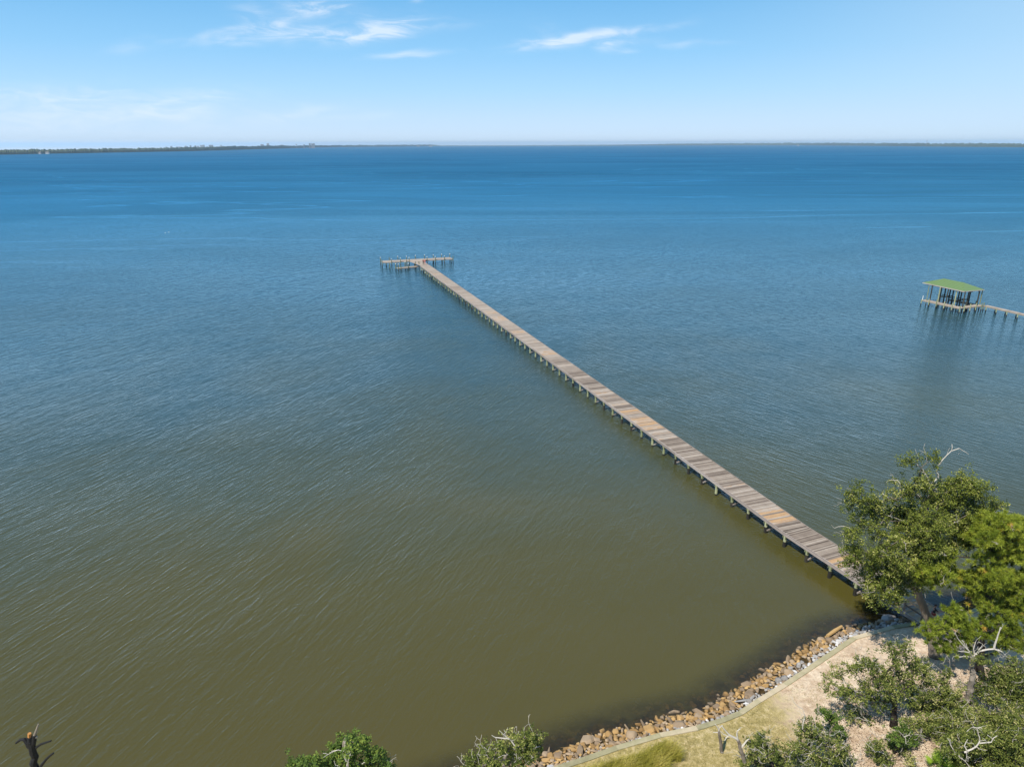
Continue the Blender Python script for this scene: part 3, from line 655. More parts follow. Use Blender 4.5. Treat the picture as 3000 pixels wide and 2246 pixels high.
while tries < 26000 and len(cand) < 900:
    tries += 1; s = rr.uniform(s_lo, s_hi); fr_ = (s - s_lo) / (s_hi - s_lo)
    dmax = 1.9 + .7 * math.sin(fr_ * 3.0) + .25 * math.sin(s * 1.3); d = rr.uniform(.24, dmax)
    base = .17 if d < .7 else .235
    r = base * math.exp(rr.gauss(0, .42)); r = min(.55, max(.12, r)); p, n = along(s); q = p + n * d
    if wall_dist([q])[0] < .16 + r * .45: continue
    if any((q[0] - c[0]) ** 2 + (q[1] - c[1]) ** 2 < (.64 * (r + c[2])) ** 2 for c in cand): continue
    z = np.interp(d, [0, .4, 1.2, 2.2, 3], [1.0, .92, .55, .06, -.15]) - r * .1; greyd = .38 + 1.6 * max(0, (fr_ - .3)) ; x = d + rr.gauss(0, .18)
    kd = ('grey' if rr.random() < .55 else 'white' if rr.random() < .6 else 'tan') if x < greyd else ('tan' if x < greyd + .35 and rr.random() < .6 else ('ochre' if rr.random() < .62 else 'tan'))
    cand.append((q[0], q[1], r, z, kd, d / dmax, fr_))
big_r = sorted(cand, key=lambda c: -c[2]); ind = set(id(c) for c in big_r[:300])
stuff_mb = {k: [] for k in kinds}
def row_of(f): return 'by the wall' if f < .3 else 'midway' if f < .68 else 'at waterline'
def proj_x(p):
    w = Vector(p) - Vector((0, 0, H)); d = w.y * math.cos(PITCH) - w.z * math.sin(PITCH); return CX + FPX * w.x / d
SECS = [(1560, 'beside the grey twigged treetop'), (1640, 'just right of the grey twigged treetop'), (1730, 'left of the tall grass'), (1820, 'above the left half of the tall grass'), (1900, 'above the middle of the tall grass'), (1980, 'above the right end of the tall grass'),
        (2060, 'just past the tall grass'), (2130, 'above the slim dead snag'), (2190, 'where the cap starts to climb'), (2250, 'where the cap climbs right'), (2310, 'below the straight stretch of cap'), (2370, 'by the lower straight cap'), (2430, 'by the upper straight cap'), (2490, 'at the sharp bend of the cap'), (2560, 'just past the sharp bend'), (9999, 'close to the pier')]
def sec_of(x): return next(nm for lim, nm in SECS if x < lim)
used_lab = {}
def siz_of(r): return 'big' if r > .27 else '' if r > .2 else 'small'
rest = MB()
for k, c in enumerate(cand):
    me = rm[c[4]][k % 10]; e = (rr.uniform(-.2, .2), rr.uniform(-.2, .2), rr.uniform(0, 6.28))
    if id(c) in ind:
        o = bpy.data.objects.new('riprap_rock', me); COL.objects.link(o); o.location = (c[0], c[1], c[3]); o.rotation_euler = e; o.scale = (c[2],) * 3; tone = rr.choice([.15, .5, .85]); o.color = (tone, tone, tone, 1)
        colw = {'ochre': 'ochre', 'tan': 'brown', 'grey': 'grey', 'white': 'white'}[c[4]]
        shp = SHP[k % 10 % 5][0]; tw_ = {.15: 'dark', .5: '', .85: 'light'}[tone]
        tag(o, f'{siz_of(c[2])} {tw_} {colw} {shp} rock {row_of(c[5])}, {sec_of(proj_x(c[:2] + (c[3],)))}'.replace('  ', ' ').strip(), 'rock', 'riprap rocks along the sea wall')
    else:
        from mathutils import Euler
        mt = Matrix.Translation((c[0], c[1], c[3])) @ Euler(e).to_matrix().to_4x4() @ Matrix.Scale(c[2], 4); ki = kinds.index(c[4])
        rest.add([mt @ v.co for v in me.vertices], [tuple(p.vertices) for p in me.polygons], ki, rr.random())
for k in range(900):       # chips between the big ones and drowned stones in the shallows
    s = rr.uniform(s_lo, s_hi); d = rr.uniform(.25, 5.2) if k % 2 else rr.uniform(.2, 2.2); p, n = along(s); q = p + n * d
    if wall_dist([q])[0] < .3: continue
    z = np.interp(d, [0, .4, 1.2, 2.4, 5], [.9, .8, .4, -.18, -.5]); r = rr.uniform(.06, .13) if d < 2.3 else rr.uniform(.12, .26)
    ki = 0 if d > 1.2 else rr.randint(0, 3); me = rm[kinds[ki]][k % 10]; mt = Matrix.Translation((q[0], q[1], z)) @ Euler((rr.random(), rr.random(), rr.uniform(0, 6))).to_matrix().to_4x4() @ Matrix.Scale(r, 4)
    rest.add([mt @ v.co for v in me.vertices], [tuple(p_.vertices) for p_ in me.polygons], ki, rr.random())
from collections import defaultdict
_d = defaultdict(list)
for o in COL.objects:
    if o.name.startswith('riprap_rock'): _d[o['label']].append(o)
for lb_, os_ in _d.items():
    if len(os_) < 2: continue
    os_.sort(key=lambda o: proj_x(o.location)); n_ = len(os_)
    wds = ['leftmost', 'rightmost'] if n_ == 2 else ['leftmost', 'middle', 'rightmost'] if n_ == 3 else ['leftmost', 'second', 'third', 'fourth', 'fifth', 'sixth', 'seventh'][:n_]
    for o, w in zip(os_, wds): o['label'] = w + ' ' + lb_
tag(rest.build('small_rubble', [M['rock_' + k] for k in kinds]), 'small stones and drowned rubble between the bigger riprap rocks', 'rubble', kind='stuff')
# slab under the pier, drift plank
for (px, py, z, sc_, kd, lb_) in [(2601, 1812, .25, (.95, .55, .42), 'grey', 'large dark slab of rock in the shade under the pier'), (2628, 1815, .5, (.3, .22, .2), 'white', 'lone pale rock in the shade beside the dark slab')]:
    o = bpy.data.objects.new('boulder', rm[kd][3]); COL.objects.link(o); o.location = at(px, py, z); o.scale = sc_; o.rotation_euler = (0, 0, .3); tag(o, lb_, 'boulder')
b = MB(); a1 = at(2424, 1862, .5); a2 = at(2466, 1834, .5); b.tube([a1, (a1 + a2) / 2 + Vector((0, 0, .03)), a2], [.13, .15, .11], 8, tint=.7); tag(b.build('drift_log', M['rock_ochre']), 'short ochre drift log lying on the rocks at the water line', 'log')

# ------------------------------------------------------------------ vegetation
def orient(n, rn, up=.6):
    nv = rn.normal(0, 1, (n, 3)); nv[:, 2] = np.abs(nv[:, 2]) + up; nv /= np.linalg.norm(nv, axis=1)[:, None]
    a = np.cross(nv, rn.normal(0, 1, (n, 3))); a /= np.linalg.norm(a, axis=1)[:, None]; return a, np.cross(nv, a)
def leaves(name, C, L_, Wd, tint, mt, parent, rn, up=.6):
    a, b = orient(len(C), rn, up); l = L_ * rn.uniform(.65, 1.25, (len(C), 1)); w = l * Wd
    V = np.stack([C - a * l / 2, C + b * w / 2, C + a * l / 2, C - b * w / 2], 1); return bulk(name, V, 4, mt, tint, parent)
def needles(name, T, AX, Ln, Wn, per, tint, mt, parent, rn):
    n = len(T); ax = np.repeat(AX, per, 0); c = np.repeat(T, per, 0); d = rn.normal(0, 1, (n * per, 3)); d /= np.linalg.norm(d, axis=1)[:, None]
    d = ax * rn.uniform(.25, 1.25, (n * per, 1)) + d; d /= np.linalg.norm(d, axis=1)[:, None]
    l = Ln * rn.uniform(.7, 1.15, (n * per, 1)); s = np.cross(d, rn.normal(0, 1, (n * per, 3))); s /= np.linalg.norm(s, axis=1)[:, None]
    c = c - ax * rn.uniform(0, .12, (n * per, 1)); V = np.stack([c - s * Wn, c + s * Wn, c + d * l], 1); return bulk(name, V, 3, mt, np.repeat(tint, per) + rn.normal(0, .06, n * per), parent)
def grow(trunk, targets, rn, step=.45, wig=.10, side=.28):
    P = [Vector(p) for p in trunk]; par = [-1] + list(range(len(P) - 1)); pl = [0.0]
    for i in range(1, len(P)): pl.append(pl[-1] + (P[i] - P[i - 1]).length)
    skip = int(len(P) * .35); top = P[-1]; chains = [list(range(len(P)))]
    for t in sorted(targets, key=lambda q: (Vector(q) - top).length):
        t = Vector(t); arr = np.array(P[skip:]); d = np.linalg.norm(arr - np.array(t), axis=1) + side * np.array(pl[skip:]) * .6; i = int(np.argmin(d)) + skip
        a = P[i]; L = (t - a).length; k = max(1, int(L / step)); ch = [i]; prev = i; bow = Vector(rn.normal(0, 1, 3)) * (.14 * L); w = Vector((0, 0, 0))
        for j in range(1, k + 1):
            u = j / k; w = w * .6 + Vector(rn.normal(0, 1, 3)) * wig * (0 if j == k else 1); q = a.lerp(t, u) + bow * math.sin(math.pi * u) + w
            P.append(q); par.append(prev); pl.append(pl[prev] + (q - P[prev]).length); prev = len(P) - 1; ch.append(prev)
        chains.append(ch)
    return P, par, chains
def limbs(mb_, P, par, chains, r0, rmin=.014, ntrunk=0, tint=(.3, .7), rtop=None):
    cnt = [0.0] * len(P); kids = [0] * len(P)
    for i, p in enumerate(par):
        if p >= 0: kids[p] += 1
    for i in reversed(range(len(P))):
        if kids[i] == 0: cnt[i] = 1.0
        if par[i] >= 0: cnt[par[i]] += cnt[i]
    mx = cnt[0]; rad = [max(rmin, r0 * .8 * (c / mx) ** .62) for c in cnt]
    for c in chains:
        if len(c) < 2: continue
        rs = [rad[i] for i in c]; rs[0] = min(rs[0], rs[1] * 1.25); n = 9 if rs[0] > .12 else 6 if rs[0] > .05 else 4
        if c[0] == 0: rs = [max(rr_, r0 * (1 - .45 * k / len(c))) for k, rr_ in enumerate(rs)]; rs[0] *= 1.35
        mb_.tube([P[i] for i in c], rs, n, tint=random.uniform(*tint))
def twiggy(mb_, start, d, L, r, rn, depth=2, tint=.7):
    d = Vector(d).normalized(); p = Vector(start); pts = [p.copy()]; k = max(3, int(L / .16)); rs = [r]
    for j in range(k):
        d = (d + Vector(rn.normal(0, .30, 3))).normalized(); p = p + d * (L / k); pts.append(p.copy()); rs.append(max(.008, r * (1 - .8 * (j + 1) / k)))
        if depth > 0 and rn.random() < .42: twiggy(mb_, p, d + Vector(rn.normal(0, .8, 3)), L * rn.uniform(.3, .6), rs[-1] * .75, rn, depth - 1, tint)
    mb_.tube(pts, rs, 5 if r > .03 else 4, tint=tint + rn.uniform(-.2, .2))
def px_line(pts, Y, rn=None, off=0):
    out = []
    for i, q in enumerate(pts):
        out.append(atY(q[0], q[1], Y + (q[2] if len(q) > 2 else 0) + off))
    return out
def subdiv(pts, step, rn, j=.03):
    out = [pts[0]]
    for a, b in zip(pts[:-1], pts[1:]):
        k = max(1, int((b - a).length / step))
        for i in range(1, k + 1): out.append(a.lerp(b, i / k) + (Vector(rn.normal(0, j, 3)) if i < k else Vector((0, 0, 0))))
    return out
def tree(name, label, cat, base_px, trunk_px, blobs, leafmat, barkmat, r0, conv=lambda x, y, r: (x, y, r), dens=7.0, per=120, leaf=.13, lw=.5, sig=.30, seed=1, group=None,
         bare=(), nbare=0, baremat='bare', depthf=.8, needle=False, zb=None, tint=.5, inner=.25, side=.28, up=.6):
    rn = np.random.default_rng(seed); z0 = Z_G if zb is None else zb; B0 = at(*base_px, z0); Y0 = B0.y
    T = thing(name, label, cat, tuple(B0), group); bl = []
    for q in blobs:
        x, y, r = conv(q[0], q[1], q[2]); off = q[3] if len(q) > 3 else None; k = q[4] if len(q) > 4 else 1.0
        rm_ = r / FPX * Y0 * (1.30 if needle else 1.15)
        if off is None: off = rn.uniform(-1, 1) * depthf
        bl.append((np.array(atY(x, y, Y0 + off)), rm_, k))
    tp = subdiv([B0] + px_line([conv(a[0], a[1], 0)[:2] + tuple(a[2:]) for a in trunk_px], Y0), .4, rn)
    targ, td = [], []
    for c, r, k in bl:
        n = max(3, int(dens * 1.45 * k * (r ** 2) + .5)); d = rn.normal(0, 1, (n, 3)); d /= np.linalg.norm(d, axis=1)[:, None]
        if needle: d[:, 2] = np.abs(d[:, 2]) * .9 - .25
        p = c + d * (r * (rn.uniform(inner, 1, (n, 1)) ** .5) * rn.uniform(.8, 1.25 if needle else 1.12, (n, 1))) * np.array([1, 1, .8 if needle else .85]); p[:, 2] = np.maximum(p[:, 2], z0 + .25); targ += list(p); td += list(p - c)
    P, par, ch = grow(tp, targ, rn, side=side)
    tb = MB(); limbs(tb, P, par, ch, r0); tb.build('trunk', M[barkmat], T, smooth=True)
    targ = np.array(targ)
    if needle:
        AX = np.array(td); AX /= (np.linalg.norm(AX, axis=1)[:, None] + 1e-6); AX[:, 2] += .7; AX /= np.linalg.norm(AX, axis=1)[:, None]
        k = 3; T2 = np.repeat(targ, k, 0); T2 += rn.normal(0, .24, T2.shape); A2 = np.repeat(AX, k, 0) + rn.normal(0, .25, (len(targ) * k, 3)); A2 /= np.linalg.norm(A2, axis=1)[:, None]
        tt = np.clip(tint + rn.normal(0, .15, len(T2)), 0, .86); odd = rn.random(len(T2)) < .010; tt[odd] = rn.uniform(.88, 1, odd.sum())
        needles('crown', T2, A2, leaf, lw * 1.35, int(per * 1.6), tt, M[leafmat], T, rn)
    else:
        m_ = len(targ); npc = rn.poisson(per * 1.75, m_); C = np.repeat(targ, npc, 0)
        # each clump is a few sprays of leaves rather than one ball
        spr = targ[:, None, :] + rn.normal(0, sig, (m_, 9, 3)); idx = np.repeat(np.arange(m_), npc); C = spr[idx, rn.integers(0, 9, len(idx))] + rn.normal(0, sig * .34, (len(idx), 3))
        ct = rn.normal(0, .13, m_); tt = np.clip(tint + ct[idx] + rn.normal(0, .2, len(idx)), 0, 1); C[:, 2] = np.maximum(C[:, 2], z0 + .05)
        leaves('crown', C, leaf * 1.12, lw, tt, M[leafmat], T, rn, up)
    for ln in bare:
        bb = MB()
        pts = subdiv(px_line([conv(a[0], a[1], 0)[:2] + tuple(a[2:3]) for a in ln[1]], Y0), .22, rn, .035); r = ln[0] * .72; n = len(pts)
        bb.tube(pts, [max(.012, r * (1 - .72 * i / n)) for i in range(n)], 7 if r > .05 else 5, tint=.75)
        for i in range(1, n, 2):
            if rn.random() < .6: twiggy(bb, pts[i], (pts[i] - pts[i - 1]) + Vector(rn.normal(0, .5, 3)), rn.uniform(.25, .7), max(.013, r * .3), rn, 1, .7)
        bb.build('dead_branch', M[baremat], T)
    for i in range(min(90, int(nbare * 1.5))):
        bb = MB()
        p = targ[rn.integers(len(targ))]; c = np.mean(targ, 0); d = (p - c); d /= np.linalg.norm(d) + 1e-6; d += rn.normal(0, .5, 3); d[2] += .25
        twiggy(bb, p - d * .1, d, rn.uniform(.5, 1.15), rn.uniform(.013, .025), rn, 2, .5)
        bb.build('dead_branch', M[baremat], T)
    return T
OAKG = 'live oaks on the shore'; SCG = 'scrub oaks on the sand'
k3 = lambda x, y, r: (2300 + x / 2.547, 1250 + y / 2.547, r / 2.547)
tree('live_oak', 'tall live oak leaning over the shore end of the pier, dead branches on top', 'tree', (2737, 1921),
     [(1105, 1560), (1080, 1450), (1045, 1380), (1020, 1310), (990, 1230), (985, 1120, -.3), (1000, 980), (1010, 850), (1030, 700), (1050, 560)],
     [(560, 530, 85), (500, 600, 45), (620, 690, 120), (470, 800, 60), (520, 900, 80), (560, 1010, 80, -.4), (650, 1100, 110), (730, 1220, 90, -1), (640, 1250, 60, -1), (820, 1180, 100), (900, 1080, 120), (780, 900, 170, -1.2), (830, 700, 130), (880, 470, 100), (1110, 260, 55, 0, .8), (920, 270, 30, 0, .5),
      (1000, 420, 80), (1130, 520, 120), (1250, 480, 120), (1370, 450, 100), (1350, 410, 60), (1450, 540, 90), (1500, 470, 40), (1300, 640, 150), (1100, 720, 160, -1.5), (1050, 900, 160, -1.5), (1550, 610, 70), (1450, 700, 120), (950, 1190, 70), (820, 1270, 50, -1.4), (960, 660, 110, .8), (680, 560, 60, .3), (1200, 840, 150, .5), (740, 1050, 120)],
     'oak_leaf', 'bark', .33, k3, dens=8.5, per=130, leaf=.125, sig=.30, seed=11, group=OAKG, 
     bare=[(.09, [(1030, 560), (1080, 440), (1060, 370), (1030, 320), (990, 290), (1000, 230)]), (.075, [(1080, 430), (1140, 380), (1140, 290), (1190, 230), (1240, 180), (1245, 130)]), (.04, [(1240, 180), (1300, 160), (1370, 205)]), (.05, [(700, 590), (760, 660), (830, 680)]),
           (.05, [(880, 470), (840, 400), (790, 395)]), (.04, [(520, 760), (440, 740), (370, 755)]), (.04, [(540, 700), (480, 650), (450, 620)]), (.05, [(730, 500), (780, 540), (850, 590)]), (.05, [(1000, 510), (1060, 470), (1130, 460)]), (.06, [(990, 1320), (930, 1300), (890, 1290)]), (.05, [(960, 660), (1000, 690), (960, 720)]), (.05, [(1080, 690), (1130, 720), (1170, 770)])],
     nbare=60, tint=.50)
k8 = lambda x, y, r: (2680 + x / 5.916, 1480 + y / 5.916, r / 5.916); k5 = lambda x, y, r: (2650 + x / 6.32, 1750 + y / 6.32, r / 6.32)
def c5(x, y, r, *a): q = k5(x, y, r); return ((q[0] - 2680) * 5.916, (q[1] - 1480) * 5.916, q[2] * 5.916, *a)
tree('pine_tree', 'broad yellow green pine with rounded needle tufts at the right edge', 'tree', (2868, 1962),
     [(1135, 2650), (1150, 2300), (1200, 1900), (1300, 1500), (1400, 1100), (1500, 800), (1550, 500)],
     [(1000, 430, 200), (1180, 330, 160), (1350, 290, 170), (1550, 330, 190), (1750, 300, 160), (1900, 420, 200), (1650, 560, 230), (1300, 580, 210), (1000, 640, 160), (1500, 850, 230), (1800, 880, 200), (2050, 500, 230), (2050, 800, 230), (1150, 960, 110),
      (150, 920, 150), (330, 930, 150), (80, 1100, 130), (300, 1150, 190), (520, 1130, 150), (600, 920, 90), (150, 1320, 120), (850, 1300, 170), (1150, 1250, 220), (1450, 1200, 190), (1700, 1180, 140), (430, 1320, 100), (1000, 1500, 140), (1300, 1500, 150), (1600, 1520, 170), (1850, 1400, 150), (2050, 1300, 200), (1250, 1740, 120), (1550, 1740, 150), (1800, 1680, 160), (2000, 1650, 170), (1900, 1880, 160), (1650, 1900, 120)],
     'needle', 'bark_dark', .26, k8, dens=30, per=34, leaf=.30, lw=.015, seed=21, needle=True, group='pines on the shore', nbare=14, tint=.55, depthf=1.2)
tree('pine_tree', 'lower half bare pine whose green tufts hide the walkway landing beside the oak trunk', 'tree', (2885, 1995),
     [(3050, 2200), (2300, 1100 + 620), (1900, 1500)][:0] + [c5(1380, 1250, 0)[:2], c5(1400, 900, 0)[:2], c5(1390, 650, 0)[:2], c5(1400, 450, 0)[:2]],
     [c5(900, 300, 130, -.6), c5(1000, 420, 150, -.4), c5(850, 450, 110, -.8), c5(1150, 550, 160), c5(600, 520, 110, -.8), c5(480, 600, 100, -.8), c5(400, 690, 70, -.8), c5(700, 640, 100, -.5), c5(640, 850, 90, -.4), c5(720, 980, 100, -.3), c5(850, 860, 100), c5(1200, 700, 140), c5(1330, 480, 100), c5(1100, 800, 110), c5(1500, 400, 120, .5), c5(1600, 650, 150, .3), c5(1750, 450, 150, .4), c5(1900, 600, 160), c5(2100, 300, 160, .6), c5(2100, 750, 190, .2), c5(1700, 850, 120), c5(1950, 900, 140), c5(1950, 200, 150, .8)],
     'needle', 'bark_dark', .17, k8, dens=26, per=34, leaf=.30, lw=.015, seed=22, needle=True, group='pines on the shore', nbare=10, tint=.42, depthf=.6)
k4 = lambda x, y, r: (2300 + x / 3.16, 1750 + y / 3.16, r / 3.16); k7 = lambda x, y, r: (2050 + x / 3.687, 1950 + y / 3.687, r / 3.687); k6 = lambda x, y, r: (2650 + x / 6.226, 1980 + y / 6.226, r / 6.226)
tree('scrub_oak', 'open scrub oak with dark trunk on the bare sand below the sea wall bend', 'tree', k4(1005, 1190, 0)[:2],
     [(1010, 1100), (1015, 1000), (1000, 900), (985, 800)],
     [(500, 700, 45, None, .7), (450, 800, 75), (560, 880, 80), (690, 640, 75), (780, 620, 60), (860, 690, 110), (1000, 600, 50, None, .6), (990, 460, 30, None, .6), (1060, 520, 40, None, .6), (1150, 490, 50, None, .6), (1000, 740, 110), (1180, 680, 110), (1270, 640, 70), (1300, 720, 50), (780, 870, 110), (900, 840, 120), (860, 980, 90), (1080, 880, 80), (620, 950, 70), (620, 700, 60), (700, 1100, 90, None, .35), (600, 1060, 60, None, .3), (1150, 800, 80)],
     'scrub_leaf', 'bark_dark', .20, k4, dens=11, per=90, leaf=.115, sig=.23, seed=31, group=SCG, nbare=36, tint=.52, side=.4,
     bare=[(.07, [(740, 1010), (720, 950), (690, 880), (600, 830), (560, 780), (530, 750)]), (.045, [(780, 1180), (720, 1100), (700, 1030)]), (.045, [(690, 880), (740, 850), (790, 855)]), (.04, [(600, 1120), (690, 1110), (790, 1150)]), (.04, [(1010, 820), (1015, 700), (1000, 620), (990, 540)])])
tree('scrub_oak', 'dense scrub oak spreading between the open scrub oak and the dead tree', 'tree', k4(1640, 1090, 0)[:2], [(1600, 1020), (1550, 960)],
     [(1340, 830, 90), (1450, 830, 100), (1540, 900, 110), (1600, 980, 80), (1250, 940, 80), (1320, 1010, 100), (1430, 960, 110), (1380, 1090, 70), (1250, 1060, 70), (1480, 740, 45, None, .6), (1180, 950, 60)],
     'scrub_leaf', 'bark', .13, k4, dens=15, per=95, leaf=.11, sig=.22, seed=32, group=SCG, nbare=30, tint=.55)
tree('scrub_oak', 'tall scrub oak at the right edge beyond the dead tree', 'tree', k4(2150, 1060, 0)[:2], [(2110, 980), (2090, 850)],
     [(1830, 860, 80), (1920, 780, 90), (2030, 780, 100), (2130, 760, 100), (2220, 840, 100), (1900, 650, 60), (2020, 680, 80), (2150, 650, 80), (1860, 940, 90), (1980, 890, 100), (2100, 930, 100), (2220, 960, 90), (1800, 560, 40), (2300, 750, 120)],
     'scrub_leaf', 'bark', .15, k4, dens=15, per=95, leaf=.115, sig=.24, seed=33, group=SCG, nbare=30, tint=.42)
tree('scrub_oak', 'sprawling scrub oak with pale curling limbs in the bottom right corner', 'tree', k4(1900, 1640, 0)[:2], [(1850, 1560), (1800, 1450)],
     [(1500, 1370, 100), (1620, 1330, 110), (1760, 1300, 120), (1900, 1320, 130), (2050, 1300, 130), (2180, 1350, 120), (1560, 1480, 90), (1700, 1470, 120), (1850, 1480, 130), (2000, 1470, 130), (2150, 1500, 130), (1950, 1600, 140), (1700, 1600, 120), (2150, 1620, 140), (2250, 1250, 110), (1480, 1570, 80)],
     'scrub_leaf', 'bark_dark', .2, k4, dens=15, per=100, leaf=.115, sig=.24, seed=34, group=SCG, nbare=40, tint=.50,
     bare=[(.07, [(1660, 1430, -1.2), (1730, 1400, -1.2), (1790, 1350, -1.2), (1800, 1290, -1.2), (1775, 1200, -1.2)]), (.04, [(1775, 1205, -1.2), (1740, 1195, -1.2), (1720, 1205, -1.2)]), (.04, [(1775, 1205, -1.2), (1810, 1200, -1.2), (1825, 1215, -1.2)]), (.05, [(1800, 1345, -1.2), (1860, 1340, -1.2), (1910, 1335, -1.2), (1925, 1300, -1.2), (1965, 1275, -1.2)]),
           (.03, [(1875, 1270, -1.2), (1910, 1295, -1.2), (1940, 1320, -1.2)]), (.06, [(1640, 1490, -1), (1570, 1430, -1), (1530, 1360, -1), (1505, 1300, -1)]), (.05, [(1690, 1430, -1.2), (1660, 1370, -1.2), (1690, 1310, -1.2)]), (.06, [(1740, 1640, -1), (1690, 1540, -1), (1640, 1490, -1)])])
tree('scrub_oak', 'wide scrub oak thicket crown just above the bottom right corner', 'tree', k4(1500, 1330, 0)[:2], [(1500, 1290), (1520, 1240)],
     [(1130, 1180, 70), (1230, 1170, 80), (1330, 1190, 90), (1430, 1160, 100), (1540, 1170, 110), (1660, 1140, 110), (1780, 1120, 110), (1900, 1130, 110), (2030, 1090, 110), (2160, 1100, 110), (1600, 1240, 90), (1450, 1250, 90), (1760, 1210, 90), (1950, 1220, 90), (2100, 1200, 100), (2250, 1150, 90)],
     'scrub_leaf', 'bark', .16, k4, dens=15, per=95, leaf=.11, sig=.23, seed=35, group=SCG, nbare=45, tint=.58)
tree('scrub_oak', 'small round green scrub oak with a forked white limb, between two open sandy spots', 'tree', k4(1010, 1440, 0)[:2], [(1030, 1370), (1050, 1330)],
     [(1000, 1280, 55), (1060, 1300, 65), (1010, 1320, 50), (1110, 1330, 55), (1180, 1290, 45), (1160, 1340, 40), (1070, 1190, 35)],
     'bright_leaf', 'bark_dark', .07, k4, dens=20, per=90, leaf=.10, sig=.18, seed=36, group=SCG, nbare=6, tint=.5, bare=[(.035, [(1120, 1350, -.5), (1115, 1300, -.5), (1080, 1260, -.5), (1050, 1230, -.5)]), (.025, [(1100, 1285, -.5), (1150, 1270, -.5), (1160, 1240, -.5)])])
tree('scrub_oak', 'low thin scrub oak with a long bleached branch on pinkish sand', 'tree', k4(950, 1530, 0)[:2], [(930, 1490), (910, 1450)],
     [(800, 1380, 30), (860, 1390, 45), (900, 1380, 40), (850, 1440, 45), (900, 1490, 45), (940, 1550, 50), (1040, 1540, 60), (1130, 1520, 50)],
     'scrub_leaf', 'bark', .06, k4, dens=18, per=80, leaf=.10, sig=.18, seed=37, group=SCG, nbare=8, tint=.5, bare=[(.04, [(960, 1500, -.4), (930, 1450, -.4), (880, 1425, -.4), (830, 1420, -.4), (800, 1370, -.4)])])
tree('scrub_oak', 'slender scrub oak whose leafy plume leans left over the pale sand', 'tree', k7(1370, 860, 0)[:2], [(1390, 800), (1415, 700), (1430, 650)],
     [(1310, 480, 35), (1340, 520, 30), (1400, 560, 35), (1450, 600, 50), (1430, 660, 40), (1500, 680, 40), (1550, 730, 35), (1500, 740, 35), (1470, 560, 30)],
     'bright_leaf', 'bark', .07, k7, dens=24, per=70, leaf=.10, sig=.15, seed=38, group=SCG, nbare=5, tint=.4)
tree('scrub_oak', 'broad low scrub oak cut by the frame bottom, nearest the two dead snags', 'tree', k7(800, 1170, 0)[:2], [(790, 1100), (780, 1040)],
     [(690, 770, 30), (650, 830, 50), (600, 860, 50), (560, 830, 30), (700, 880, 50), (620, 950, 70), (720, 970, 70), (820, 910, 50), (850, 980, 80), (950, 940, 60), (780, 1060, 80), (650, 1050, 80), (900, 1060, 80), (550, 1000, 50), (470, 1050, 30)],
     'scrub_leaf', 'bark_dark', .13, k7, dens=17, per=80, leaf=.105, sig=.19, seed=39, group=SCG, nbare=26, tint=.5)
tree('scrub_oak', 'patchy scrub oak cut by the frame bottom, right of its broad low neighbour', 'tree', k7(1330, 1160, 0)[:2], [(1310, 1090), (1290, 1000)],
     [(1130, 680, 40), (1180, 650, 40), (1260, 640, 45), (1300, 700, 45), (1100, 730, 45), (1200, 780, 55), (1280, 790, 50), (1330, 860, 55), (1080, 850, 50), (1150, 900, 60), (1260, 920, 60), (1010, 900, 50), (1100, 1000, 70), (1220, 1040, 80), (1370, 980, 70), (1480, 920, 60), (1560, 950, 60), (1600, 1000, 50), (1500, 1040, 80), (1380, 1080, 80), (1500, 860, 40)],
     'scrub_leaf', 'bark_dark', .15, k7, dens=17, per=80, leaf=.105, sig=.19, seed=40, group=SCG, nbare=34, tint=.48, bare=[(.04, [(1110, 680, -.4), (1115, 620, -.4), (1140, 540, -.4), (1110, 460, -.4), (1060, 430, -.4), (1010, 385, -.4)])])
kb = lambda x, y, r: (800 + x / 2.458, 2000 + y / 2.458, r / 2.458)
tree('live_oak', 'bright green treetop with a white trunk, left of the bottom centre', 'tree', (1020, 2820), [(530, 700), (520, 540), (515, 430), (530, 400)],
     [(540, 400, 30), (560, 430, 35), (590, 470, 35), (480, 465, 35), (450, 480, 20), (560, 520, 40), (520, 570, 45), (640, 420, 15), (700, 510, 40), (740, 520, 30), (690, 560, 50), (770, 570, 60), (800, 600, 45), (600, 590, 60), (430, 575, 30), (400, 560, 20), (650, 650, 90), (500, 660, 80), (800, 680, 80)],
     'bright_leaf', 'bark', .16, kb, dens=22, per=90, leaf=.10, sig=.16, seed=41, group=OAKG, nbare=5, tint=.5, bare=[(.06, [(530, 620, -.3), (520, 540, -.3), (515, 470, -.3), (520, 420, -.3)]), (.03, [(480, 600, -.3), (450, 590, -.3), (440, 560, -.3)]), (.03, [(640, 580, -.3), (690, 550, -.3), (700, 530, -.3)]), (.02, [(510, 490, -.3), (470, 480, -.3), (420, 490, -.3)])])
tree('live_oak', 'small bright treetop barely above the frame bottom, left of the white trunked one', 'tree', (888, 2900), [(225, 800), (225, 650)],
     [(190, 575, 28), (230, 570, 30), (280, 575, 28), (160, 590, 18), (240, 640, 70), (320, 600, 14)], 'bright_leaf', 'bark', .12, kb, dens=22, per=90, leaf=.10, sig=.15, seed=42, group=OAKG, nbare=1, tint=.5)
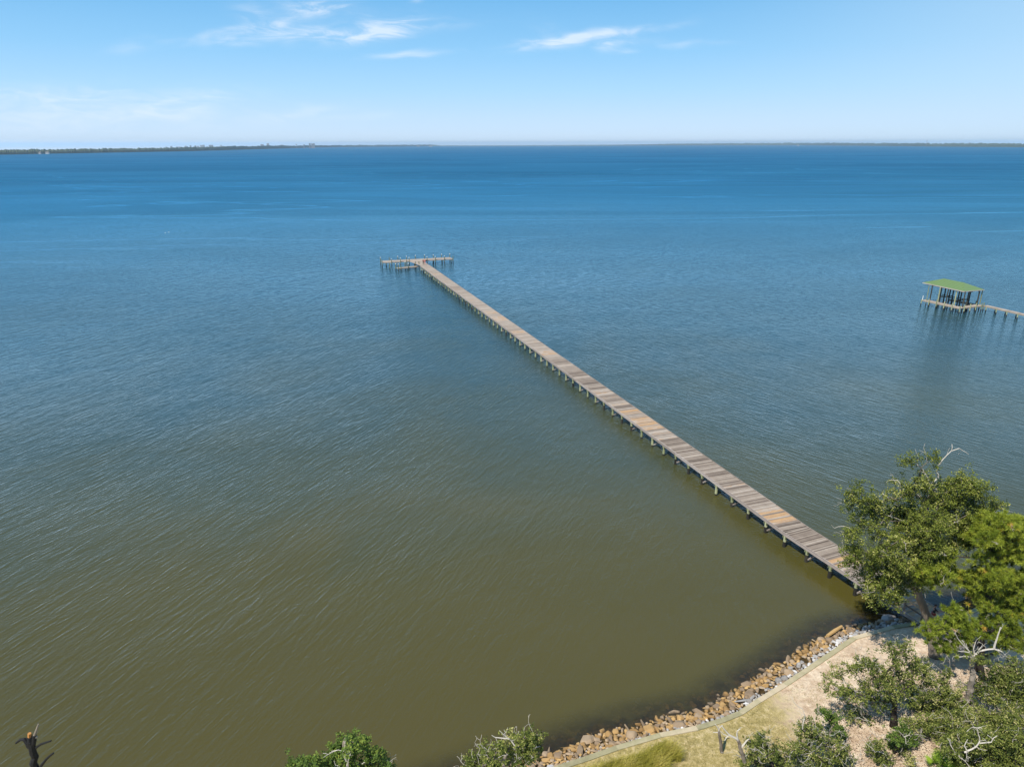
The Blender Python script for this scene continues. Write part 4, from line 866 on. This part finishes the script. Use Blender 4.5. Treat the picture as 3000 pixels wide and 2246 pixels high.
tree('live_oak', 'grey twigged treetop beside the left end of the riprap rocks', 'tree', (1500, 2660), [(1640, 800), (1650, 640), (1660, 560)],
     [(1510, 475, 32), (1560, 530, 45), (1640, 480, 50), (1700, 430, 35), (1750, 410, 30), (1800, 400, 35), (1870, 410, 35), (1890, 390, 20), (1860, 470, 40), (1780, 480, 60), (1700, 520, 70), (1620, 560, 60), (1500, 560, 60), (1440, 570, 45), (1400, 590, 30), (1780, 570, 70), (1850, 540, 50), (1600, 660, 90), (1750, 670, 90), (1450, 660, 60)],
     'scrub_leaf', 'bark', .17, kb, dens=20, per=85, leaf=.10, sig=.17, seed=43, group=OAKG, nbare=14, tint=.5, bare=[(.05, [(1740, 450, -.3), (1700, 400, -.3), (1650, 395, -.3), (1600, 390, -.3), (1575, 375, -.3)]), (.04, [(1660, 480, -.3), (1620, 440, -.3), (1605, 395, -.3)]), (.03, [(1695, 400, -.3), (1660, 370, -.3), (1630, 340, -.3)]), (.03, [(1860, 480, -.3), (1900, 460, -.3), (1925, 455, -.3)]), (.03, [(1560, 500, -.3), (1520, 460, -.3)]), (.03, [(1810, 420, -.3), (1810, 370, -.3)])])

# dead trees
def snag(name, label, base_px, lines, mt, zb=None, tips=None, twigs=.35, seed=5, tw=(.3, .8)):
    rn = np.random.default_rng(seed); B0 = at(*base_px, Z_G if zb is None else zb); T = thing(name, label, 'dead tree', tuple(B0), 'dead trees')
    for i, (r, r2, pts, *tp) in enumerate(lines):
        b = MB(); q = px_line(pts, B0.y)
        if i == 0: q = [B0] + q
        q = subdiv(q, .2, rn, r * .18); n = len(q); tn_ = tp[0] if tp else .4
        b.tube(q, [r + (r2 - r) * k / n for k in range(n)], 9 if r > .08 else 6, tint=tn_)
        if twigs and i > 0:
            for k in range(1, n, 2):
                if rn.random() < twigs: twiggy(b, q[k], (q[k] - q[k - 1]) * 2 + Vector(rn.normal(0, .4, 3)), rn.uniform(*tw), max(.011, r2 * .5), rn, 2, tn_)
        b.build('trunk' if i == 0 else 'branch', M[mt if not (len(tp) > 1) else tp[1]], T)
    return T
ka = lambda x, y: (x / 7.373, 2050 + y / 7.373)
snag('dead_snag', 'black charred snag with a broken orange stub in the bottom left corner', (150, 2900),
     [(.24, .12, [ka(800, 1700), ka(760, 1440), ka(720, 1150), ka(690, 1000), ka(650, 880)], .3), (.10, .085, [ka(650, 900), ka(640, 790)], .4), (.07, .06, [ka(640, 795), ka(636, 715)], .5, 'orange_wood'), (.10, .06, [ka(700, 1000), ka(735, 880), ka(745, 750)], .3), (.06, .012, [ka(745, 760), ka(790, 640), ka(828, 515)], .7, 'bark'), (.10, .02, [ka(640, 1000), ka(570, 890), ka(520, 845), ka(440, 850), ka(345, 925)], .3),
      (.05, .025, [ka(780, 1020), ka(880, 950), ka(1000, 910), ka(1105, 875)], .3), (.06, .03, [ka(830, 1500), ka(900, 1400), ka(1000, 1270), ka(1155, 1140)], .3), (.05, .04, [ka(740, 820), ka(800, 785)], .9, 'bark')], 'char', twigs=0)
snag('dead_snag', 'grey dead snag with spidery bleached sprays in front of the pines', (2838, 2092),
     [(.24, .12, [(2836, 2050), (2842, 2012), (2848, 1970), (2850, 1925)], .7, 'bark'), (.06, .045, [(2852, 1920), (2870, 1906), (2895, 1901), (2912, 1900), (2925, 1904)], .8), (.07, .02, [(2912, 1900), (2917, 1880), (2924, 1858), (2931, 1836)], .7), (.05, .015, [(2850, 1925), (2838, 1905), (2822, 1888), (2805, 1868)], .8), (.035, .012, [(2845, 1912), (2828, 1908), (2806, 1906)], .8), (.035, .012, [(2848, 1925), (2830, 1922), (2810, 1924)], .8), (.04, .012, [(2856, 1915), (2852, 1900), (2858, 1880)], .8), (.035, .012, [(2858, 1915), (2868, 1902), (2878, 1893)], .8), (.05, .03, [(2925, 1903), (2935, 1908)], .8), (.03, .012, [(2850, 1920), (2834, 1898), (2830, 1884)], .8)], 'bare', twigs=.5, seed=8)
snag('dead_snag', 'slim upright dead snag nearest the tall grass, its top forking into white twigs', k7(238, 930, 0)[:2],
     [(.11, .07, [k7(232, 860, 0)[:2], k7(215, 760, 0)[:2], k7(208, 700, 0)[:2]], .45, 'bark'), (.045, .015, [k7(208, 700, 0)[:2], k7(195, 660, 0)[:2], k7(165, 625, 0)[:2]], .8), (.03, .012, [k7(205, 715, 0)[:2], k7(180, 716, 0)[:2], k7(145, 714, 0)[:2]], .8), (.03, .012, [k7(208, 700, 0)[:2], k7(215, 665, 0)[:2], k7(250, 640, 0)[:2]], .8)], 'bare', seed=9, tw=(.15, .4))
snag('dead_snag', 'forked dead snag with a thick bleached arm reaching left over dry grass', (2194, 2290),
     [(.15, .09, [k7(500, 1080, 0)[:2], k7(465, 960, 0)[:2], k7(435, 880, 0)[:2], k7(412, 800, 0)[:2]], .6, 'bark'), (.05, .015, [k7(412, 800, 0)[:2], k7(400, 740, 0)[:2], k7(405, 700, 0)[:2], k7(440, 675, 0)[:2]], .8), (.06, .02, [k7(440, 890, 0)[:2], k7(480, 840, 0)[:2], k7(530, 785, 0)[:2]], .8), (.07, .05, [k7(410, 790, 0)[:2], k7(370, 770, 0)[:2], k7(320, 745, 0)[:2]], .7), (.05, .015, [k7(320, 745, 0)[:2], k7(280, 700, 0)[:2], k7(235, 640, 0)[:2]], .8), (.035, .015, [k7(310, 750, 0)[:2], k7(285, 775, 0)[:2], k7(270, 805, 0)[:2]], .8), (.03, .012, [k7(290, 750, 0)[:2], k7(255, 735, 0)[:2], k7(225, 705, 0)[:2]], .8)], 'bare', seed=10, tw=(.15, .4))

# sawn stub beside the oak trunk, sawn boards on the sand
b = MB(); q = at(2701, 1838, Z_G + .35); dcam = (Vector((0, 0, H)) - q).normalized(); dcam = Vector((dcam.x, dcam.y, .35)).normalized()
b.tube([q - dcam * .9, q], [.27, .26], 14, 0, .3); e_ = MB(); e_.tube([q, q + dcam * .012], [.255, .25], 14, 0, .9)
T = thing('sawn_log', 'thick sawn log with a pale round end at the foot of the tall oak', 'log', tuple(q)); b.build('bark_shell', M['bark_dark'], T); e_.build('cut_end', M['bare'], T)
for (x1, y1, x2, y2, w, mt, lb_) in [(2757, 1842, 2785, 1866, .16, 'orange_wood', 'orange new board lying on the sand beside the walkway landing'), (2754, 1858, 2785, 1880, .3, 'fascia', 'wide grey board lying below the orange board')]:
    b = MB(); b.beam(at(x1, y1, Z_G + .12), at(x2, y2, Z_G + .12), w, .06, tint=.6); tag(b.build('loose_board', M[mt]), lb_, 'board')

# palmetto
pc = at(*k6(670, 1560, 0)[:2], Z_G + .9); T = thing('saw_palmetto', 'bright lime green palmetto fan low in the bottom right', 'palmetto', (pc.x, pc.y, Z_G)); rn = np.random.default_rng(77); st = MB()
for k in range(15):
    az = rn.uniform(0, 6.28); el = rn.uniform(.35, 1.3); d = Vector((math.cos(az) * math.cos(el), math.sin(az) * math.cos(el), math.sin(el))); hub = Vector((pc.x, pc.y, Z_G + .25)) + d * rn.uniform(.45, .85)
    st.tube([(pc.x, pc.y, Z_G), hub], [.02, .012], 5, tint=.5); n = 26; s = d.cross(Vector((0, 0, 1))).normalized(); u = s.cross(d).normalized(); V = []
    for i in range(n):
        a = (i / (n - 1) - .5) * 4.4; dr = (d * math.cos(a) + s * math.sin(a)); tip = hub + dr * rn.uniform(.5, .62) - Vector((0, 0, .06)); sd2 = dr.cross(u).normalized() * .018
        V.append([hub, hub + dr * .3 + sd2 + u * .02, tip, hub + dr * .3 - sd2])
    bulk('frond', np.array(V), 4, M['palm'], np.full(n, rn.uniform(.3, 1)), T)
st.build('stems', M['palm'], T)

# grasses
def blades(name, label, cat, P, hgt_, wdt, lean, mt, rn, tint, kind='stuff'):
    n = len(P); h = hgt_ * rn.uniform(.5, 1.2, n); az = rn.uniform(0, 6.28, n); w = wdt * rn.uniform(.6, 1.2, n); ln = np.stack([lean[0] + rn.normal(0, .28, n), lean[1] + rn.normal(0, .28, n)], 1) * h[:, None]
    s = np.stack([np.cos(az), np.sin(az), np.zeros(n)], 1) * w[:, None]; m1 = P + np.stack([ln[:, 0] * .35, ln[:, 1] * .35, h * .6], 1); tp = P + np.stack([ln[:, 0], ln[:, 1], h * .92], 1)
    V = np.stack([P - s, P + s, m1 + s * .8, m1 - s * .8], 1); V2 = np.stack([m1 - s * .8, m1 + s * .8, tp + s * .08, tp - s * .08], 1)
    return tag(bulk(name, np.concatenate([V, V2]), 4, M[mt], np.concatenate([tint, tint]), None), label, cat, kind=kind)
def poly_sample(pxs, n, rn, z):
    q = np.array([(at(x, y, z).x, at(x, y, z).y) for x, y in pxs]); lo, hi = q.min(0), q.max(0); out = []
    while len(out) < n:
        p = rn.uniform(lo, hi, (4000, 2)); ins = np.zeros(len(p), bool); j = len(q) - 1
        for i in range(len(q)):
            c_ = ((q[i, 1] > p[:, 1]) != (q[j, 1] > p[:, 1])) & (p[:, 0] < (q[j, 0] - q[i, 0]) * (p[:, 1] - q[i, 1]) / (q[j, 1] - q[i, 1] + 1e-9) + q[i, 0]); ins ^= c_; j = i
        out += p[ins].tolist()
    return np.array(out[:n])
rn = np.random.default_rng(55)
p2 = poly_sample([(1630, 2290), (1720, 2262), (1800, 2238), (1880, 2215), (1945, 2182), (1972, 2190), (1990, 2215), (1996, 2232), (1962, 2232), (1955, 2262), (1960, 2320), (1700, 2420), (1560, 2360)], 26000, rn, Z_G)
cl = rn.uniform(0, 1, 26000)
blades('tall_grass', 'patch of tall yellow green grass leaning right beside the sea wall at the frame bottom', 'grass', np.column_stack([p2, np.full(len(p2), Z_G)]), .78, .010, (.28, -.1), 'reed', rn, np.clip(.5 + .3 * np.sin(p2[:, 0] * 3.1) * np.cos(p2[:, 1] * 2.3) + rn.normal(0, .15, 26000), 0, 1))
p2 = poly_sample([(1500, 2330), (1717, 2226), (2042, 2138), (2180, 2092), (2310, 2010), (2505, 1876), (2620, 1845), (2720, 1840), (3050, 1850), (3300, 2000), (3300, 2500), (1500, 2600)], 60000, rn, Z_G)
fld = np.sin(p2[:, 0] * .9 + 1.3 * np.sin(p2[:, 1] * .7)) + np.sin(p2[:, 1] * 1.4 + p2[:, 0] * .5) + .9 * np.sin(p2[:, 0] * 3.7 - p2[:, 1] * 2.9) + (26.5 - (p2[:, 0] + .25 * p2[:, 1] - 7)) * .22
kp = (fld + rn.normal(0, .9, len(p2)) > 1.15) & (wall_dist(p2) < -.45); p2 = p2[kp]
blades('dry_grass', 'thin dry grass growing in patches on the pale sand', 'grass', np.column_stack([p2, np.full(len(p2), Z_G)]), .10, .010, (.1, 0), 'straw', rn, np.clip(rn.normal(.45, .25, len(p2)), 0, 1))
# leaf litter and twigs under the scrub
p2 = poly_sample([(2480, 2020), (2700, 1960), (3050, 1960), (3300, 2500), (2300, 2500), (2350, 2200)], 14000, rn, Z_G)
a, b_ = orient(len(p2), rn, 2.0); C_ = np.column_stack([p2, np.full(len(p2), Z_G + .02)]); l = .05; V = np.stack([C_ - a * l, C_ + b_ * l * .5, C_ + a * l, C_ - b_ * l * .5], 1)
M['litter'] = tintmat('leaf_litter', [(0, (.05, .035, .025)), (.6, (.20, .13, .085)), (1, (.42, .32, .22))], .9)
tag(bulk('leaf_litter', V, 4, M['litter'], rn.uniform(0, 1, len(p2))), 'brown fallen leaves scattered under the scrub oaks', 'leaf litter', kind='stuff')

# ------------------------------------------------------------------ people
def flat(name, col, rough=.8):
    m_, t_ = mat(name); nz_ = t_.noise(t_.new('ShaderNodeTexCoord').outputs['Object'], 30, 3, .6)
    c_ = t_.mix(nz_, tuple(k * .8 for k in col), tuple(min(1, k * 1.2) for k in col)); b_ = t_.new('ShaderNodeBsdfPrincipled', None, Base_Color=c_, Roughness=rough)
    t_.l.new(b_.outputs[0], t_.out.inputs['Surface']); return m_
skin = flat('skin', (.36, .20, .13), .6); hairm = flat('dark_hair', (.012, .010, .009), .5); blk = flat('black_cloth', (.012, .012, .014)); red = flat('dark_red_cloth', (.22, .03, .03)); coral = flat('coral_cloth', (.62, .22, .19)); eyew = flat('eye', (.7, .7, .7))
def skinned(name, verts, edges, radii, mt, parent, root=0, sub=2):
    me = bpy.data.meshes.new(name); me.from_pydata(verts, edges, []); o = bpy.data.objects.new(name, me); COL.objects.link(o); o.parent = parent
    mo = o.modifiers.new('skin', 'SKIN'); mo.use_smooth_shade = True
    sv = me.skin_vertices[0].data if me.skin_vertices else None
    if sv is None:
        bm = bmesh.new(); bm.from_mesh(me); bm.verts.layers.skin.verify(); bm.to_mesh(me); bm.free(); sv = me.skin_vertices[0].data
    for i, r in enumerate(radii): sv[i].radius = (r, r) if not isinstance(r, tuple) else r; sv[i].use_root = (i == root)
    ss = o.modifiers.new('sub', 'SUBSURF'); ss.levels = sub; ss.render_levels = sub; me.materials.append(mt); return o
def ellipsoid(name, c, r, mt, parent, seg=16):
    bm = bmesh.new(); bmesh.ops.create_uvsphere(bm, u_segments=seg, v_segments=seg // 2, radius=1); 
    for v in bm.verts: v.co = Vector((v.co.x * r[0] + c[0], v.co.y * r[1] + c[1], v.co.z * r[2] + c[2]))
    me = bpy.data.meshes.new(name); bm.to_mesh(me); bm.free(); me.polygons.foreach_set('use_smooth', [True] * len(me.polygons)); me.materials.append(mt); o = bpy.data.objects.new(name, me); COL.objects.link(o); o.parent = parent; return o
def person(label, loc, rz, top, legs, J, skirt=False, sc_=1.0, group=None):
    """figure faces local -Y; J holds joints that differ from standing"""
    T = thing('person', label, 'person', tuple(loc), group); T.rotation_euler = (0, 0, rz); T.scale = (sc_,) * 3
    D = dict(pel=(0, 0, .95), wst=(0, 0, 1.08), chs=(0, .0, 1.30), nck=(0, 0, 1.47), hd0=(0, -.015, 1.55), hd=(0, -.02, 1.64), hdt=(0, -.01, 1.72),
             shL=(.17, 0, 1.42), elL=(.23, .02, 1.14), wrL=(.25, -.06, .90), shR=(-.17, 0, 1.42), elR=(-.23, .02, 1.14), wrR=(-.25, -.06, .90),
             hpL=(.09, 0, .92), knL=(.11, -.02, .50), anL=(.12, .02, .09), toL=(.13, -.15, .03), hpR=(-.09, 0, .92), knR=(-.11, -.02, .50), anR=(-.12, .02, .09), toR=(-.13, -.15, .03)); D.update(J)
    R_ = dict(pel=(.13, .10), wst=(.115, .09), chs=(.15, .10), nck=.052, hd0=.062, hd=.088, hdt=.075, shL=.058, elL=.040, wrL=.026, shR=.058, elR=.040, wrR=.026, hpL=.088, knL=.055, anL=.038, toL=.035, hpR=.088, knR=.055, anR=.038, toR=.035)
    E_ = [('pel', 'wst'), ('wst', 'chs'), ('chs', 'nck'), ('nck', 'hd0'), ('hd0', 'hd'), ('hd', 'hdt'), ('chs', 'shL'), ('shL', 'elL'), ('elL', 'wrL'), ('chs', 'shR'), ('shR', 'elR'), ('elR', 'wrR'), ('pel', 'hpL'), ('hpL', 'knL'), ('knL', 'anL'), ('anL', 'toL'), ('pel', 'hpR'), ('hpR', 'knR'), ('knR', 'anR'), ('anR', 'toR')]
    names = list(D); V = [D[k] for k in names]; RR = [R_[k] for k in names]; ED = [(names.index(a), names.index(b)) for a, b in E_]
    for s in 'LR':      # palm, four fingers, thumb
        w = Vector(D['wr' + s]); d = (w - Vector(D['el' + s])).normalized(); sd_ = Vector((0, 1, 0)).cross(d).normalized() if abs(d.y) < .9 else Vector((1, 0, 0)); nrm_ = d.cross(sd_)
        pm = len(V); V.append(tuple(w + d * .06)); RR.append((.034, .018)); ED.append((names.index('wr' + s), pm))
        for k, L_ in enumerate((.065, .075, .07, .055)):
            a = w + d * .09 + nrm_ * ((k - 1.5) * .022); V.append(tuple(a)); RR.append(.010); ED.append((pm, len(V) - 1)); V.append(tuple(a + d * L_ * .6 + sd_ * .012)); RR.append(.009); ED.append((len(V) - 2, len(V) - 1)); V.append(tuple(a + d * L_ + sd_ * .03)); RR.append(.008); ED.append((len(V) - 2, len(V) - 1))
        a = w + d * .05 - nrm_ * .045 + sd_ * .01; V.append(tuple(a)); RR.append(.012); ED.append((pm, len(V) - 1)); V.append(tuple(a + d * .04 - nrm_ * .02)); RR.append(.010); ED.append((len(V) - 2, len(V) - 1))
    skinned('body', V, ED, RR, skin, T)
    def cloth(nm, keys, edges, grow_, mt):
        skinned(nm, [D[k] for k in keys], [(keys.index(a), keys.index(b)) for a, b in edges], [tuple(x + grow_ for x in R_[k]) if isinstance(R_[k], tuple) else R_[k] + grow_ for k in keys], mt, T)
    cloth('shirt', ['chs', 'wst', 'pel', 'shL', 'elL', 'shR', 'elR'], [('chs', 'wst'), ('wst', 'pel'), ('chs', 'shL'), ('shL', 'elL'), ('chs', 'shR'), ('shR', 'elR')], .014, top)
    if legs: cloth('trousers', ['pel', 'hpL', 'knL', 'anL', 'hpR', 'knR', 'anR'], [('pel', 'hpL'), ('hpL', 'knL'), ('knL', 'anL'), ('pel', 'hpR'), ('hpR', 'knR'), ('knR', 'anR')], .012, legs)
    h = Vector(D['hd']); ellipsoid('hair', h + Vector((0, .025, .035)), (.10, .115, .105), hairm, T); fc = MB()
    ellipsoid('nose', h + Vector((0, -.098, -.015)), (.013, .02, .022), skin, T, 8); ellipsoid('mouth', h + Vector((0, -.088, -.058)), (.026, .010, .008), red, T, 8)
    for sx_ in (-1, 1): ellipsoid('eye', h + Vector((sx_ * .034, -.083, .012)), (.014, .009, .009), eyew, T, 8); ellipsoid('ear', h + Vector((sx_ * .095, .01, -.01)), (.012, .022, .034), skin, T, 8)
    return T
p0 = at(2729, 1826, PD); w_ = p0
person('person in a black top standing behind the oak trunk with one arm raised', (w_.x, w_.y, PD), R(70), blk, red,
       dict(elR=(-.24, -.2, 1.30), wrR=(-.22, -.45, 1.38), elL=(.24, -.03, 1.14), wrL=(.10, -.2, 1.05)))
q = at(1245.2, 775.3, PD)
person('person in coral pink clothes walking at the T shaped end of the pier', (q.x, q.y, PD), R(200), coral, coral, dict(knL=(.11, -.1, .52), anL=(.12, -.05, .12), toL=(.13, -.2, .06), anR=(-.12, .12, .10), toR=(-.13, -.04, .03), elR=(-.25, -.1, 1.2), wrR=(-.22, -.3, 1.15)), group='people on the pier head')
q = at(1240.3, 775.6, PD)
person('person in a dark red top and black trousers beside the coral pink one', (q.x, q.y, PD), R(190), red, blk, dict(hd0=(0, -.10, 1.50), hd=(0, -.14, 1.57), hdt=(0, -.14, 1.65), nck=(0, -.05, 1.44), elL=(.24, -.12, 1.2), wrL=(.15, -.32, 1.12)), sc_=.96, group='people on the pier head')
b = MB(); q = at(1249.2, 772.5, PD); b.box((q.x, q.y, PD + .95), (.5, .28, .36), tint=.2); b.tube([(q.x - .15, q.y, PD + 1.13), (q.x, q.y, PD + 1.3), (q.x + .15, q.y, PD + 1.13)], .015, 5); tag(b.build('shoulder_bag', blk), 'dark bag held beside the coral pink person', 'bag')
# two birds far out on the water at the left
for k, (x, y) in enumerate([(484, 682), (494, 680)]):
    q = at(x, y, .12); T = thing('gull', 'white gull afloat far left of the pier head, ' + ('the left one' if k == 0 else 'the right one') + ' of the pair', 'bird', (q.x, q.y, 0), 'gulls afloat')
    ellipsoid('body', (0, 0, .12), (.26, .12, .10), M['pale'], T, 12); ellipsoid('head', (.32, 0, .32), (.06, .05, .05), M['pale'], T, 10)
#@@HAZE
# ------------------------------------------------------------------ haze
if 1:
    m, t = mat('pale_air'); v = t.new('ShaderNodeVolumePrincipled', None); v.inputs['Color'].default_value = (.58, .78, .98, 1); v.inputs['Density'].default_value = 8.0e-5; v.inputs['Anisotropy'].default_value = .2
    t.l.new(v.outputs[0], t.out.inputs['Volume']); b = MB(); b.box((0, 9000, 29), (32000, 19400, 66)); o = b.build('haze', m); tag(o, 'thin pale sea haze over the whole bay', 'haze', kind='stuff')
